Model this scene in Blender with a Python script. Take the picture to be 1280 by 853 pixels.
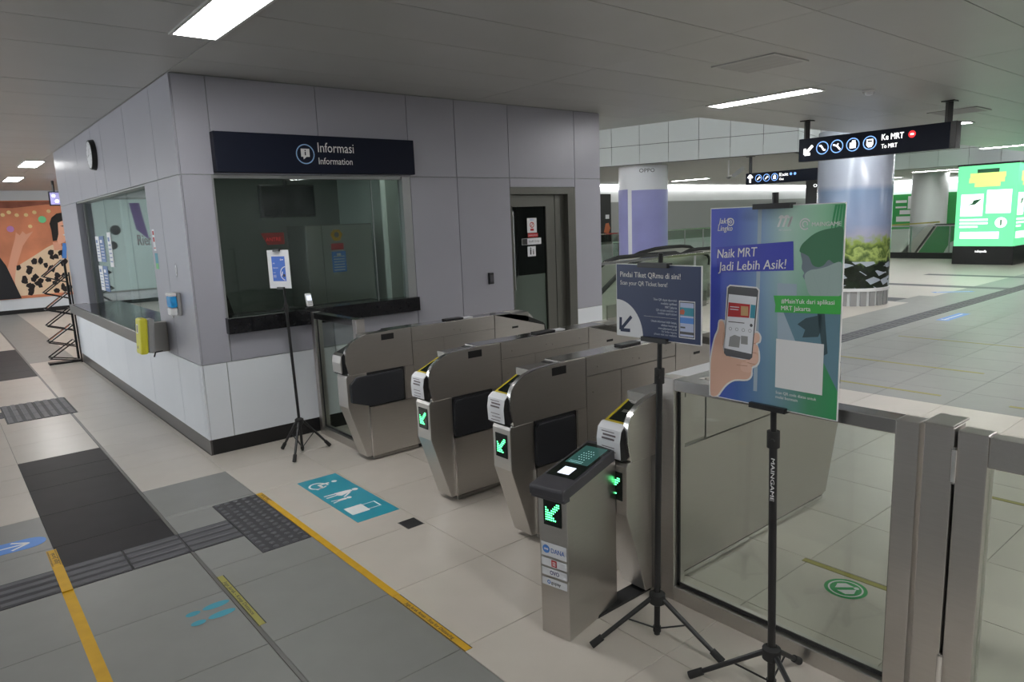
import bpy, bmesh, math, random
from mathutils import Matrix, Vector
random.seed(7)
D = bpy.data; S = bpy.context.scene
for o in list(D.objects): D.objects.remove(o)
C = S.collection
PI = math.pi

# ------------------------------------------------------------------ camera
YAW, PITCH, ROLL, FPX = 0.883555, -0.169183, -0.0389315, 876.558
CAM = Vector((-1.5725, -5.8484, 1.7985))
fw = Vector((math.cos(PITCH)*math.cos(YAW), math.cos(PITCH)*math.sin(YAW), math.sin(PITCH)))
rt = fw.cross(Vector((0, 0, 1))).normalized(); up = rt.cross(fw)
rt2 = rt*math.cos(ROLL)+up*math.sin(ROLL); up2 = up*math.cos(ROLL)-rt*math.sin(ROLL)
cd = D.cameras.new('camera'); cam = D.objects.new('camera', cd); C.objects.link(cam)
cam.matrix_world = Matrix(((rt2.x, up2.x, -fw.x, CAM.x), (rt2.y, up2.y, -fw.y, CAM.y), (rt2.z, up2.z, -fw.z, CAM.z), (0, 0, 0, 1)))
cd.sensor_fit = 'HORIZONTAL'; cd.sensor_width = 36.0; cd.lens = FPX*36/1280; cd.clip_start = .05; cd.clip_end = 200
S.camera = cam
# ------------------------------------------------------------------ world, exposure
w = D.worlds.new('world'); S.world = w; w.use_nodes = True
w.node_tree.nodes['Background'].inputs[0].default_value = (.75, .85, .85, 1)
w.node_tree.nodes['Background'].inputs[1].default_value = 0.05
S.view_settings.view_transform = 'Standard'; S.view_settings.look = 'None'
S.view_settings.gamma = 1; S.view_settings.use_curve_mapping = False
S.view_settings.exposure = 0.0
LAMP = 42.0
# ceiling lamps (x, y centre, length); the glowing diffusers are the light of the hall
LAMPS = [(-.12, -1.72, 1.2), (5.57, -1.55, 1.2), (10.67, -1.3, 1.2), (16.9, -.75, 1.2),
         (-.08, 7.95, 1.1), (-.04, 11.4, 1.2),
         (-.12, -6.6, 1.2), (5.57, -5.6, 1.2), (10.67, -6.2, 1.2), (16.9, -5.6, 1.2), (2.84, -7.2, 1.2),  # unseen rows; the last lamp is added to brighten the gates
         (-3.4, 13.2, 1.2), (-3.4, 8.6, 1.2), (-3.4, -6.6, 1.2), (2.2, 13.2, 1.2), (-3.4, 4.9, 1.2),  # unseen; the lamp behind the booth is added to brighten the mural
         (-.12, -10.4, 1.2), (5.57, -10.4, 1.2)]

# ------------------------------------------------------------------ materials
def lin(c):
    if isinstance(c, str):
        c = [int(c[i:i+2], 16)/255 for i in (0, 2, 4)]
        c = [(x/12.92 if x <= .04045 else ((x+.055)/1.055)**2.4) for x in c]
    return tuple(c)+(1,)
MATS = {}
def mat(name, col, rough=.5, metal=0, var=0, scale=8, stretch=None, bump=0, emit=0, coat=0, objvar=0, spec=None):
    if name in MATS: return MATS[name]
    m = D.materials.new(name); m.use_nodes = True; nt = m.node_tree; b = nt.nodes['Principled BSDF']
    c = lin(col); b.inputs['Base Color'].default_value = c
    b.inputs['Roughness'].default_value = rough; b.inputs['Metallic'].default_value = metal
    if spec is not None: b.inputs['Specular IOR Level'].default_value = spec
    if coat: b.inputs['Coat Weight'].default_value = coat; b.inputs['Coat Roughness'].default_value = .12
    if emit: b.inputs['Emission Color'].default_value = c; b.inputs['Emission Strength'].default_value = emit
    if var or bump or objvar:
        tc = nt.nodes.new('ShaderNodeTexCoord'); mp = nt.nodes.new('ShaderNodeMapping')
        if stretch: mp.inputs['Scale'].default_value = stretch
        nt.links.new(tc.outputs['Object'], mp.inputs[0])
        n = nt.nodes.new('ShaderNodeTexNoise'); n.inputs['Scale'].default_value = scale; n.inputs['Detail'].default_value = 4
        nt.links.new(mp.outputs[0], n.inputs['Vector'])
        hsv = nt.nodes.new('ShaderNodeHueSaturation'); hsv.inputs['Color'].default_value = c
        mr = nt.nodes.new('ShaderNodeMapRange'); mr.inputs[1].default_value = .25; mr.inputs[2].default_value = .75
        mr.inputs[3].default_value = 1-var; mr.inputs[4].default_value = 1+var
        nt.links.new(n.outputs[0], mr.inputs[0]); src = mr.outputs[0]
        if objvar:
            oi = nt.nodes.new('ShaderNodeObjectInfo'); r2 = nt.nodes.new('ShaderNodeMapRange')
            r2.inputs[3].default_value = 1-objvar; r2.inputs[4].default_value = 1+objvar
            nt.links.new(oi.outputs['Random'], r2.inputs[0]); mu = nt.nodes.new('ShaderNodeMath'); mu.operation = 'MULTIPLY'
            nt.links.new(src, mu.inputs[0]); nt.links.new(r2.outputs[0], mu.inputs[1]); src = mu.outputs[0]
        nt.links.new(src, hsv.inputs['Value']); nt.links.new(hsv.outputs[0], b.inputs['Base Color'])
        if bump:
            bp = nt.nodes.new('ShaderNodeBump'); bp.inputs['Strength'].default_value = bump; bp.inputs['Distance'].default_value = .002
            nt.links.new(n.outputs[0], bp.inputs['Height']); nt.links.new(bp.outputs[0], b.inputs['Normal'])
    MATS[name] = m; return m
def glassmat(name, tint, base=.04, grz=.9):
    m = D.materials.new(name); m.use_nodes = True; nt = m.node_tree; nt.nodes.clear()
    out = nt.nodes.new('ShaderNodeOutputMaterial'); mx = nt.nodes.new('ShaderNodeMixShader'); tr = nt.nodes.new('ShaderNodeBsdfTransparent')
    gl = nt.nodes.new('ShaderNodeBsdfGlossy'); gl.inputs['Roughness'].default_value = .02; gl.inputs[0].default_value = (.95, 1, .98, 1)
    lw = nt.nodes.new('ShaderNodeLayerWeight'); lw.inputs[0].default_value = .5
    pw = nt.nodes.new('ShaderNodeMath'); pw.operation = 'POWER'; pw.inputs[1].default_value = 5; nt.links.new(lw.outputs['Facing'], pw.inputs[0])
    fr = nt.nodes.new('ShaderNodeMath'); fr.operation = 'MULTIPLY_ADD'; fr.inputs[1].default_value = grz; fr.inputs[2].default_value = base; nt.links.new(pw.outputs[0], fr.inputs[0])
    tr.inputs[0].default_value = tuple(tint)+(1,)
    nt.links.new(fr.outputs[0], mx.inputs[0])
    nt.links.new(tr.outputs[0], mx.inputs[1]); nt.links.new(gl.outputs[0], mx.inputs[2]); nt.links.new(mx.outputs[0], out.inputs[0])
    return m
M = dict(
 steel=mat('steel', (.56, .535, .51), .34, 1, .03, 3, (3, 3, 60), .02),
 steel_h=mat('steel_h', (.56, .54, .515), .33, 1, .03, 3, (3, 30, 60), .02),
 steel_edge=mat('steel_edge', (.72, .71, .70), .22, 1),
 steel_dark=mat('steel_dark', (.33, .32, .30), .38, 1, .08, 4),
 panel=mat('panel', (.36, .36, .41), .38, .10, .02, 2, objvar=.025),
 panel_white=mat('panel_white', (.72, .75, .80), .35, 0, .02, 2, objvar=.02),
 panel_far=mat('panel_far', (.66, .68, .69), .5, 0, .02, 2, objvar=.02),
 core=mat('core', (.10, .10, .105), .8),
 ceil=mat('ceil', (.40, .40, .39), .42, .1, .03, 2, objvar=.03),
 ceil_core=mat('ceil_core', (.09, .09, .085), .8),
 far_ceil=mat('far_ceil', (.42, .43, .41), .5, 0, .03, 3),
 tile=mat('tile', (.52, .475, .425), .30, 0, .035, 5, objvar=.03, bump=.02),
 tile_grey=mat('tile_grey', (.225, .225, .215), .36, 0, .05, 6, objvar=.03, bump=.02),
 tile_black=mat('tile_black', (.018, .016, .018), .5, 0, .2, 5, objvar=.06, spec=.18),
 tactile=mat('tactile', (.085, .084, .095), .5, 0, .15, 9),
 grout=mat('grout', (.16, .15, .14), .9),
 groove=mat('groove', (.17, .165, .16), .4, .5),
 black=mat('black', (.012, .012, .013), .35), black_matte=mat('black_matte', (.016, .016, .017), .6),
 rubber=mat('rubber', (.018, .018, .018), .75), granite=mat('granite', (.012, .012, .014), .12, 0, .3, 60),
 granite_grey=mat('granite_grey', (.085, .08, .08), .3, 0, .15, 40),
 pad=mat('pad', (.022, .024, .03), .45), plastic_dark=mat('plastic_dark', (.055, .053, .062), .38),
 navy=mat('navy', (.006, .009, .022), .5, spec=.2), white=mat('white', (.75, .75, .75), .5), paper=mat('paper', (.72, .73, .76), .6),
 frame=mat('frame', (.13, .13, .115), .4, .4), frame_light=mat('frame_light', (.33, .34, .34), .35, .5),
 yellow=mat('yellow', 'C79A12', .5, 0, .1, 12), yellow_dull=mat('yellow_dull', '9A9347', .5), ink=mat('ink', (.02, .02, .02), .5), ink_soft=mat('ink_soft', (.1, .1, .11), .5),
 lamp=mat('lamp', (1, .995, .975), .5, emit=LAMP), lamp_frame=mat('lamp_frame', (.55, .55, .54), .4),
 screen_white=mat('screen_white', (.8, .85, 1), .3, emit=.8), led=mat('led', (.10, 1, .30), .4, emit=4.5), led_black=mat('led_black', (.004, .008, .006), .15),
 teal_screen=mat('teal_screen', (.03, .10, .09), .2, emit=.3), teal=mat('teal', '2A93A8', .4), teal_foot=mat('teal_foot', '3C93A8', .45),
 bluenotice=mat('bluenotice', '5C78A8', .5), bluearrow=mat('bluearrow', '5289D6', .4), sign_white=mat('sign_white', (1, 1, 1), .5, emit=1.6), sign_blue=mat('sign_blue', (.25, .48, 1), .5, emit=1.0),
 sign_red=mat('sign_red', (1, .03, .04), .5, emit=1.0), red=mat('red', 'B8282C', .5), red_dark=mat('red_dark', '5A1E18', .6),
 green=mat('green', '1F9A52', .45), lime=mat('lime', 'D6CF2E', .4), grey_plastic=mat('grey_plastic', (.3, .3, .3), .4), bluegel=mat('bluegel', '2C9CE0', .2), tactile_base=mat('tactile_base', (.042, .041, .047), .6), inside=mat('inside', (.27, .295, .275), .7), inside_light=mat('inside_light', (.75, .82, .80), .6),
)
M['glass'] = glassmat('glass', (.84, .88, .85), .035, .6)
M['glass_window'] = glassmat('glass_window', (.68, .70, .68), .02, .9)
M['glass_side'] = glassmat('glass_side', (.72, .80, .80), .09, .9)

# ------------------------------------------------------------------ helpers
RINV = {}
class MB:
    def __init__(s): s.v = []; s.f = []; s.e = []
    def add(s, vs, fs):
        n = len(s.v); s.v += [tuple(v) for v in vs]; s.f += [tuple(i+n for i in f) for f in fs]; return s
    def box(s, x0, x1, y0, y1, z0, z1):
        return s.add([(x0,y0,z0),(x1,y0,z0),(x1,y1,z0),(x0,y1,z0),(x0,y0,z1),(x1,y0,z1),(x1,y1,z1),(x0,y1,z1)],
                     [(0,3,2,1),(4,5,6,7),(0,1,5,4),(1,2,6,5),(2,3,7,6),(3,0,4,7)])
    def prism(s, pts, a0, a1, axis='y'):
        n = len(pts)
        def P(p, a):
            return (p[0], a, p[1]) if axis == 'y' else (a, p[0], p[1]) if axis == 'x' else (p[0], p[1], a)
        vs = [P(p, a0) for p in pts]+[P(p, a1) for p in pts]
        ar = sum(pts[i][0]*pts[(i+1) % n][1]-pts[(i+1) % n][0]*pts[i][1] for i in range(n))
        fs = [tuple(range(n)), tuple(range(2*n-1, n-1, -1))]+[(i, i+n, (i+1) % n+n, (i+1) % n) for i in range(n)]
        flip = (ar < 0) != (axis != 'y')
        if axis == 'y': flip = ar < 0
        else: flip = ar > 0
        if flip: fs = [f[::-1] for f in fs]
        return s.add(vs, fs)
    def tube(s, p0, p1, r0, r1=None, seg=12, caps=True):
        r1 = r0 if r1 is None else r1; p0 = Vector(p0); p1 = Vector(p1); d = (p1-p0).normalized()
        a = d.orthogonal().normalized(); b = d.cross(a)
        vs = [p0+(a*math.cos(2*PI*i/seg)+b*math.sin(2*PI*i/seg))*r0 for i in range(seg)]+[p1+(a*math.cos(2*PI*i/seg)+b*math.sin(2*PI*i/seg))*r1 for i in range(seg)]
        fs = [(i, (i+1) % seg, (i+1) % seg+seg, i+seg) for i in range(seg)]
        if caps: fs += [tuple(range(seg-1, -1, -1)), tuple(range(seg, 2*seg))]
        return s.add(vs, fs)
    def bar(s, p0, p1, w, h, upv=(0, 0, 1)):
        p0 = Vector(p0); p1 = Vector(p1); d = (p1-p0).normalized(); a = d.cross(Vector(upv))
        if a.length < 1e-4: a = d.orthogonal()
        a.normalize(); b = a.cross(d)
        vs = [p+a*sx*w/2+b*sy*h/2 for p in (p0, p1) for sx, sy in ((-1, -1), (1, -1), (1, 1), (-1, 1))]
        return s.add(vs, [(0,1,2,3),(7,6,5,4),(0,4,5,1),(1,5,6,2),(2,6,7,3),(3,7,4,0)])
    def lathe(s, prof, cx, cy, z0=0, seg=32):
        vs = []; n = len(prof)
        for i in range(seg):
            t = 2*PI*i/seg
            vs += [(cx+r*math.cos(t), cy+r*math.sin(t), z0+z) for r, z in prof]
        fs = [(i*n+k, ((i+1) % seg)*n+k, ((i+1) % seg)*n+k+1, i*n+k+1) for i in range(seg) for k in range(n-1)]
        fs += [tuple(i*n+n-1 for i in range(seg)), tuple(i*n for i in range(seg-1, -1, -1))]
        return s.add(vs, fs)
def rootof(o):
    while o.parent: o = o.parent
    return o
def part(name, mb, m, parent=None, bevel=0, seg=2, smooth=False, label=None, kind=None):
    me = D.meshes.new(name)
    vs = mb.v
    if parent is not None:
        R = RINV.get(rootof(parent).name)
        if R is not None: vs = [tuple(R @ Vector(v)) for v in vs]
    me.from_pydata(vs, [], mb.f); 
    if bevel:
        bm = bmesh.new(); bm.from_mesh(me)
        bmesh.ops.recalc_face_normals(bm, faces=bm.faces)
        eds = [e for e in bm.edges if len(e.link_faces) == 2 and e.calc_face_angle(0) > .5]
        bmesh.ops.bevel(bm, geom=eds, offset=bevel, segments=seg, profile=.5, affect='EDGES', clamp_overlap=True)
        bm.to_mesh(me); bm.free()
    me.update(); me.materials.append(m if not isinstance(m, str) else M[m])
    if smooth:
        me.polygons.foreach_set('use_smooth', [True]*len(me.polygons))
        try: me.set_sharp_from_angle(angle=math.radians(35))
        except Exception: pass
    o = D.objects.new(name, me); C.objects.link(o)
    if parent is not None: o.parent = parent
    if label: o['label'] = label
    if kind: o['kind'] = kind
    return o
def thing(name, label, cat, loc=(0, 0, 0), rotz=0, group=None, kind=None):
    o = D.objects.new(name, None); C.objects.link(o); o.empty_display_size = .1
    o.location = loc; o.rotation_euler = (0, 0, rotz)
    if kind: o['kind'] = kind
    if label: o['label'] = label
    if cat: o['category'] = cat
    if group: o['group'] = group
    RINV[o.name] = (Matrix.Translation(loc) @ Matrix.Rotation(rotz, 4, 'Z')).inverted()
    return o
def tag(o, label, cat, group=None):
    o['label'] = label; o['category'] = cat
    if group: o['group'] = group
    return o
def copy_tree(o, parent=None):
    c = o.copy(); C.objects.link(c); c.parent = parent
    if parent is None and o.name in RINV: RINV[c.name] = RINV[o.name]
    for ch in list(o.children): copy_tree(ch, c)
    return c

# flat printing: a 2-D frame (origin, u, v) with n = u x v facing the reader
_tc = {}
def text_geo(s, squeeze=1.0, bold=0.0, shear=0.0):
    k = (s, squeeze, bold, shear)
    if k in _tc: return _tc[k]
    cu = D.curves.new('t', 'FONT'); cu.body = s; cu.resolution_u = 2; cu.shear = shear; cu.size = 1
    o = D.objects.new('t', cu); C.objects.link(o); bpy.context.view_layer.update()
    me = o.evaluated_get(bpy.context.evaluated_depsgraph_get()).to_mesh()
    vs = [(v.co.x*squeeze, v.co.y) for v in me.vertices]; fs = [tuple(p.vertices) for p in me.polygons]
    o.evaluated_get(bpy.context.evaluated_depsgraph_get()).to_mesh_clear()
    D.objects.remove(o); D.curves.remove(cu)
    _tc[k] = (vs, fs); return _tc[k]
def smooth(pts, k=4):
    n = len(pts); o = []
    for i in range(n):
        p0, p1, p2, p3 = pts[i-1], pts[i], pts[(i+1) % n], pts[(i+2) % n]
        for j in range(k):
            t = j/k; o.append(tuple(.5*(2*p1[a]+(p2[a]-p0[a])*t+(2*p0[a]-5*p1[a]+4*p2[a]-p3[a])*t*t+(3*p1[a]-p0[a]-3*p2[a]+p3[a])*t**3) for a in (0, 1)))
    return o
class Print:
    def __init__(s, origin, u, v=(0, 0, 1)):
        s.o = Vector(origin); s.u = Vector(u).normalized(); s.v = Vector(v).normalized(); s.n = s.u.cross(s.v)
    def P(s, x, y, h): return s.o+s.u*x+s.v*y+s.n*h
    def poly(s, mb, pts, h=.0006):
        n = len(pts); ar = sum(pts[i][0]*pts[(i+1) % n][1]-pts[(i+1) % n][0]*pts[i][1] for i in range(n))
        if ar < 0: pts = pts[::-1]
        mb.add([s.P(x, y, h) for x, y in pts], [tuple(range(n))]); return mb
    def rect(s, mb, x0, x1, y0, y1, h=.0006): return s.poly(mb, [(x0, y0), (x1, y0), (x1, y1), (x0, y1)], h)
    def disc(s, mb, x, y, r, h=.0006, seg=20, ry=None, rot=0):
        ry = ry or r; c, q = math.cos(rot), math.sin(rot)
        return s.poly(mb, [(x+c*r*math.cos(2*PI*i/seg)-q*ry*math.sin(2*PI*i/seg), y+q*r*math.cos(2*PI*i/seg)+c*ry*math.sin(2*PI*i/seg)) for i in range(seg)], h)
    def ring(s, mb, x, y, r0, r1, h=.0006, seg=28, a0=0, a1=2*PI):
        full = abs(a1-a0-2*PI) < 1e-6; n = seg if full else seg+1
        vs = [s.P(x+r*math.cos(a0+(a1-a0)*i/seg), y+r*math.sin(a0+(a1-a0)*i/seg), h) for i in range(n) for r in (r0, r1)]
        mb.add(vs, [(2*i, 2*i+1, (2*i+3) % (2*n), (2*i+2) % (2*n)) for i in range(seg)]); return mb
    def line(s, mb, p, q, w, h=.0006):
        d = Vector((q[0]-p[0], q[1]-p[1])).normalized(); n = Vector((-d.y, d.x))*w/2
        return s.poly(mb, [(p[0]-n.x, p[1]-n.y), (q[0]-n.x, q[1]-n.y), (q[0]+n.x, q[1]+n.y), (p[0]+n.x, p[1]+n.y)], h)
    def text(s, mb, t, x, y, size, h=.0008, width=None, bold=0.0, shear=0, align='l', rot=0, squeeze=.85):
        vs, fs = text_geo(t, 1.0, bold, shear)
        if not vs: return mb
        x0 = min(v[0] for v in vs); x1 = max(v[0] for v in vs); wd = x1-x0
        sq = squeeze if width is None else width/(wd*size)
        W = wd*size*sq; ox = {'l': 0, 'c': -W/2, 'r': -W}[align]; c, q = math.cos(rot), math.sin(rot)
        pts = []
        for v in vs:
            a = (v[0]-x0)*size*sq+ox; b = v[1]*size
            pts.append(s.P(x+a*c-b*q, y+a*q+b*c, h))
        mb.add(pts, fs)
        if bold:
            for sg in (-1, 1): mb.add([p+s.u*(sg*bold*size*1.3)+s.n*(.00005*sg) for p in pts], fs)
        return mb
    def arrow(s, mb, x, y, L, w, ang, h=.0008, head=.45, barb=PI/4):
        c, q = math.cos(ang), math.sin(ang)
        tip = (x+c*L/2, y+q*L/2)
        s.line(mb, (x-c*L/2, y-q*L/2), (tip[0]-c*w*.3, tip[1]-q*w*.3), w, h)
        for sg in (1, -1):
            a = ang+PI-sg*barb; t0 = (tip[0]+math.cos(ang)*w*.15, tip[1]+math.sin(ang)*w*.15)
            s.line(mb, t0, (tip[0]+math.cos(a)*L*head, tip[1]+math.sin(a)*L*head), w, h+.0001*(1+sg))
        return mb

# ------------------------------------------------------------------ visible test (to pick which repeated pieces to build singly)
def project(p):
    d = Vector(p)-CAM; z = d.dot(fw)
    if z < .1: return None
    return (640+FPX*d.dot(rt2)/z, 426.5-FPX*d.dot(up2)/z, z)
def inview(p, m=80):
    q = project(p); return q is not None and -m < q[0] < 1280+m and -m < q[1] < 853+m

# ================================================================== FLOOR
floor = thing('floor', None, None, kind='structure')
part('screed', MB().box(-6.2, 36, -12.2, 16, -.2, -.005), 'grout', floor)
BOOTH = (0, 4.67, 0, 6.1)
xl = [-.632, -.04]+[-.04+.6*k for k in range(1, 61)]; xl = [-1.232-.6*k for k in range(8, -1, -1)]+xl
yl = [.145-.617*k for k in range(20, 0, -1)]+[.145, .56, .98]+[.98+.617*k for k in range(1, 25)]
special = [(-1.232, -.632, -1.425, .98, 'cutblack'), (-6.1, -.335, -1.74, -1.425, 'hbar'), (-.335, -.045, -2.045, -1.12, 'dots'),
           (-1.18, -.58+.01, 2.58, 3.53, 'vbar'), (-6.1, -1.18, 2.9, 3.22, 'hbar'),
           (5.96, 36, -1.45, -1.16, 'hbar3'),
           (15.6, 16.0, -1.16, 1.35, 'dark'), (18.4, 18.8, -1.16, 1.45, 'dark'), (12.6, 13.2, -.2, .2, 'dark')]
def sub(r, s_):
    x0, x1, y0, y1 = r; a0, a1, b0, b1 = s_[:4]
    if a0 >= x1-1e-4 or a1 <= x0+1e-4 or b0 >= y1-1e-4 or b1 <= y0+1e-4: return [r]
    o = []
    if b1 < y1-.01: o.append((x0, x1, b1, y1))
    if b0 > y0+.01: o.append((x0, x1, y0, b0))
    m0, m1 = max(y0, b0), min(y1, b1)
    if a0 > x0+.01: o.append((x0, a0, m0, m1))
    if a1 < x1-.01: o.append((a1, x1, m0, m1))
    return o
cells = []
for i in range(len(xl)-1):
    for j in range(len(yl)-1):
        rs = [(xl[i], xl[i+1], yl[j], yl[j+1])]
        for s_ in special+[BOOTH+('x',)]:
            if s_[4] == 'cutblack': continue
            rs = [q for r in rs for q in sub(r, s_)]
        cells += rs
def tkind(x, y):
    if -1.232 < x < -.632:
        if -1.425 < y < .98 or 5.46 < y < 8.1 or 11.9 < y < 14.4: return 'tile_black'
        return 'tile' if y > -1.425 else 'tile_grey'
    if x < -.04:
        if x > -.632 and y > 6.4: return 'tile_grey'
        return 'tile' if y > -.49 else 'tile_grey'
    if x > 5.09 and y < -.17: return 'tile_grey'
    return 'tile'
G = .0014
cells = [c for c in cells if c[1]-c[0] > .02 and c[3]-c[2] > .02]
cells.sort(key=lambda c: (not inview(((c[0]+c[1])/2, (c[2]+c[3])/2, 0)), math.hypot((c[0]+c[1])/2-CAM.x, (c[2]+c[3])/2-CAM.y)))
tm = {}
rest = {'tile': MB(), 'tile_grey': MB(), 'tile_black': MB()}
def tilemesh(w_, d_, k):
    key = (round(w_, 3), round(d_, 3), k)
    if key not in tm:
        b = MB(); c = .0015; x, y = w_/2, d_/2
        b.add([(-x,-y,-.01),(x,-y,-.01),(x,y,-.01),(-x,y,-.01),(-x,-y,-c),(x,-y,-c),(x,y,-c),(-x,y,-c),(-x+c,-y+c,0),(x-c,-y+c,0),(x-c,y-c,0),(-x+c,y-c,0)],
              [(0,1,5,4),(1,2,6,5),(2,3,7,6),(3,0,4,7),(4,5,9,8),(5,6,10,9),(6,7,11,10),(7,4,8,11),(8,9,10,11)])
        me = D.meshes.new('floor_tile'); me.from_pydata(b.v, [], b.f); me.materials.append(M[k]); me.update(); tm[key] = me
    return tm[key]
nt_ = 0
for (x0, x1, y0, y1) in cells:
    cx, cy = (x0+x1)/2, (y0+y1)/2; k = tkind(cx, cy)
    gx0 = .012 if abs(x0+.632) < .01 else G; gx1 = .012 if abs(x1+.632) < .01 else G
    if nt_ < 262 and inview((cx, cy, 0)):
        a0, a1 = x0+gx0, x1-gx1
        o = D.objects.new('floor_tile', tilemesh(a1-a0, y1-y0-2*G, k)); C.objects.link(o); o.location = ((a0+a1)/2, cy, 0); o.parent = floor; nt_ += 1
    else:
        rest[k].box(x0+gx0, x1-gx1, y0+G, y1-G, -.01, 0)
for k in rest:
    if rest[k].v: part('floor_tile_field', rest[k], k, floor, kind='stuff')
gs = MB().box(-.632-.008, -.632+.008, -12, 15.2, -.01, -.0015)
part('expansion_joint', gs, 'groove', floor)
# tactile paving: bars or studs on square blocks
def tact(x0, x1, y0, y1, kind, nm):
    t = part(nm, MB().box(x0+.002, x1-.002, y0+.002, y1-.002, -.01, .0015), 'tactile_base', floor)  # shade between the bars put into a darker base colour
    w_, d_ = x1-x0, y1-y0; b = MB()
    if kind == 'h':
        for k in range(4):
            c = y0+d_*(k+.5)/4; b.prism([(c-.024, .001), (c+.024, .001), (c+.018, .0065), (c-.018, .0065)], x0+.008, x1-.008, 'x')
    elif kind == 'v':
        for k in range(4):
            c = x0+w_*(k+.5)/4; b.prism([(c-.023, .001), (c+.023, .001), (c+.017, .0065), (c-.017, .0065)], y0+.006, y1-.006, 'y')
    else:
        for i in range(5):
            for j in range(5):
                px, py = x0+w_*(i+.5)/5, y0+d_*(j+.5)/5; b.tube((px, py, .001), (px, py, .0065), .019, .012, 8)
    part('raised_bars' if kind != 'd' else 'raised_studs', b, 'tactile', t); return t
for k in range(14):                        # guiding strip left of the booth corner
    x1 = -.335-.3*k; tact(max(x1-.3, -6.1), x1, -1.74, -1.425, 'h', 'tactile_bar_tile')
    if x1-.3 < -3: break
for k in range(3): tact(-.335, -.045, -2.045+.308*k, -2.045+.308*(k+1), 'd', 'tactile_stud_tile')
for k in range(3):
    for i in range(2): tact(-1.18+.302*i, -1.18+.302*(i+1), 2.58+.3167*k, 2.58+.3167*(k+1), 'v', 'tactile_bar_tile')
for k in range(4): tact(-1.48-.3*k, -1.18-.3*k, 2.9, 3.22, 'h', 'tactile_bar_tile')
for k in range(38):
    x0 = 5.96+.3*k
    tact(x0, x0+.3, -1.45, -1.16, 'h', 'tactile_bar_tile')
part('tactile_bar_field', MB().box(17.4, 36, -1.45, -1.16, -.01, .004), 'tactile', floor, kind='stuff')
for r in ((15.6, 16.0, -1.16, 1.35), (18.4, 18.8, -1.16, 1.45), (12.6, 13.2, -.2, .2)):
    part('dark_floor_strip', MB().box(r[0]+G, r[1]-G, r[2]+G, r[3]-G, -.01, 0), 'tactile', floor)

# ------------------------------------------------------------------ floor stickers
def FP(x, y, ang=0): return Print((x, y, .0004), (math.cos(ang), math.sin(ang), 0), (-math.sin(ang), math.cos(ang), 0))
def tape(name, x0, x1, y0, y1, label, m='yellow', pos=(), txt=None, hatch=(), group=None):
    t = thing(name, label, 'tape', ((x0+x1)/2, (y0+y1)/2, 0), group=group)
    part('film', MB().box(x0, x1, y0, y1, -.001, .0012), m, t)
    if x0 < -1: part('film_over_paving', MB().box(x0, x1, -1.76, -1.41, .001, .0078), m, t)
    F = Print((x0, y0, .0012), (0, 1, 0), (-1, 0, 0)); F.n = Vector((0, 0, 1)); L = y1-y0; W = x1-x0; F.v = Vector((-1, 0, 0)); F.o = Vector((x1, y0, .0012)); F.u = Vector((0, 1, 0))
    b = MB()
    for h0, h1 in hatch:
        n = int((h1-h0)/.016)
        for k in range(n):
            for yy in (.004, W-.009): F.line(b, (h0+k*.016, yy), (h0+k*.016+.008, yy+.006), .006, .0004)
    if b.v: part('hazard_stripes', b, 'ink', t)
    if txt:
        b = MB()
        for (a, s, wd) in txt: F.text(b, s, a, W*.30, W*.62, .0005, width=wd, bold=.01)
        part('lettering', b, 'ink', t)
    return t
tape('floor_tape', -1.272, -1.222, -2.95, -1.12, 'yellow floor tape at the left frame edge, hatched at its far end', hatch=((1.58, 1.82),), txt=[(1.6, 'Jaga Jarak', .18)])
t = tape('floor_tape', -.041, .0, -2.976, -1.12, 'long yellow floor tape beside the studded paving block', hatch=((1.66, 1.85),), txt=[(1.68, 'Jaga Jarak', .14)])
t = thing('floor_tape', 'printed yellow tape reading safe distance at the near end of the long tape', 'tape', (-.02, -3.28, 0))
part('film', MB().box(-.041, .0, -3.585, -2.978, -.001, .0012), 'yellow', t)
F = Print((0, -3.585, .0012), (0, -1, 0), (1, 0, 0)); F = Print((-.041, -2.985, .0012), (0, -1, 0), (1, 0, 0))
b = MB(); F.rect(b, 0, .6, .0, .004, .0004); F.rect(b, 0, .6, .037, .041, .0004); part('border', b, 'ink', t)
b = MB(); F.text(b, 'Jaga Jarak Aman - Stay for Distancing', .09, .012, .026, .0005, width=.40, bold=.015); part('lettering', b, 'ink', t)
t = thing('floor_tape', 'short dull yellow printed tape beside the floor joint and blue footprints', 'tape', (-.605, -2.46, 0))
part('film', MB().box(-.626, -.588, -2.77, -2.155, -.001, .0012), 'yellow_dull', t)
F = Print((-.626, -2.155, .0012), (0, -1, 0), (1, 0, 0))
b = MB(); F.rect(b, 0, .615, .0, .004, .0004); F.rect(b, 0, .615, .033, .038, .0004); part('border', b, 'ink', t)
b = MB(); F.text(b, 'Jaga Jarak - Keep Distance', .08, .011, .026, .0005, width=.42, bold=.010); part('lettering', b, 'ink', t)
def thin_tape(x0, x1, y0, y1, label):
    t = thing('floor_tape', label, 'tape', ((x0+x1)/2, (y0+y1)/2, 0)); part('film', MB().box(x0, x1, y0, y1, -.001, .0012), 'yellow_dull', t)
    F = Print((x0, y1, .0012), (0, -1, 0), (1, 0, 0)); b = MB(); L = y1-y0
    F.rect(b, 0, L, 0, .003, .0004); F.rect(b, 0, L, x1-x0-.003, x1-x0, .0004)
    part('border', b, 'ink', t)
thin_tape(1.712, 1.752, -4.80, -4.15, 'yellow printed tape on the floor beside the round green sticker')
thin_tape(3.27, 3.31, -3.49, -3.0, 'short yellow tape on the floor at the end of the nearest gate cabinet')
thin_tape(3.27, 3.31, -4.75, -4.09, 'yellow tape on the floor seen between and right of the barrier posts')
thin_tape(5.66, 5.71, -3.42, -2.3, 'yellow tape at the edge of the grey floor right of the tall poster')
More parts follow.
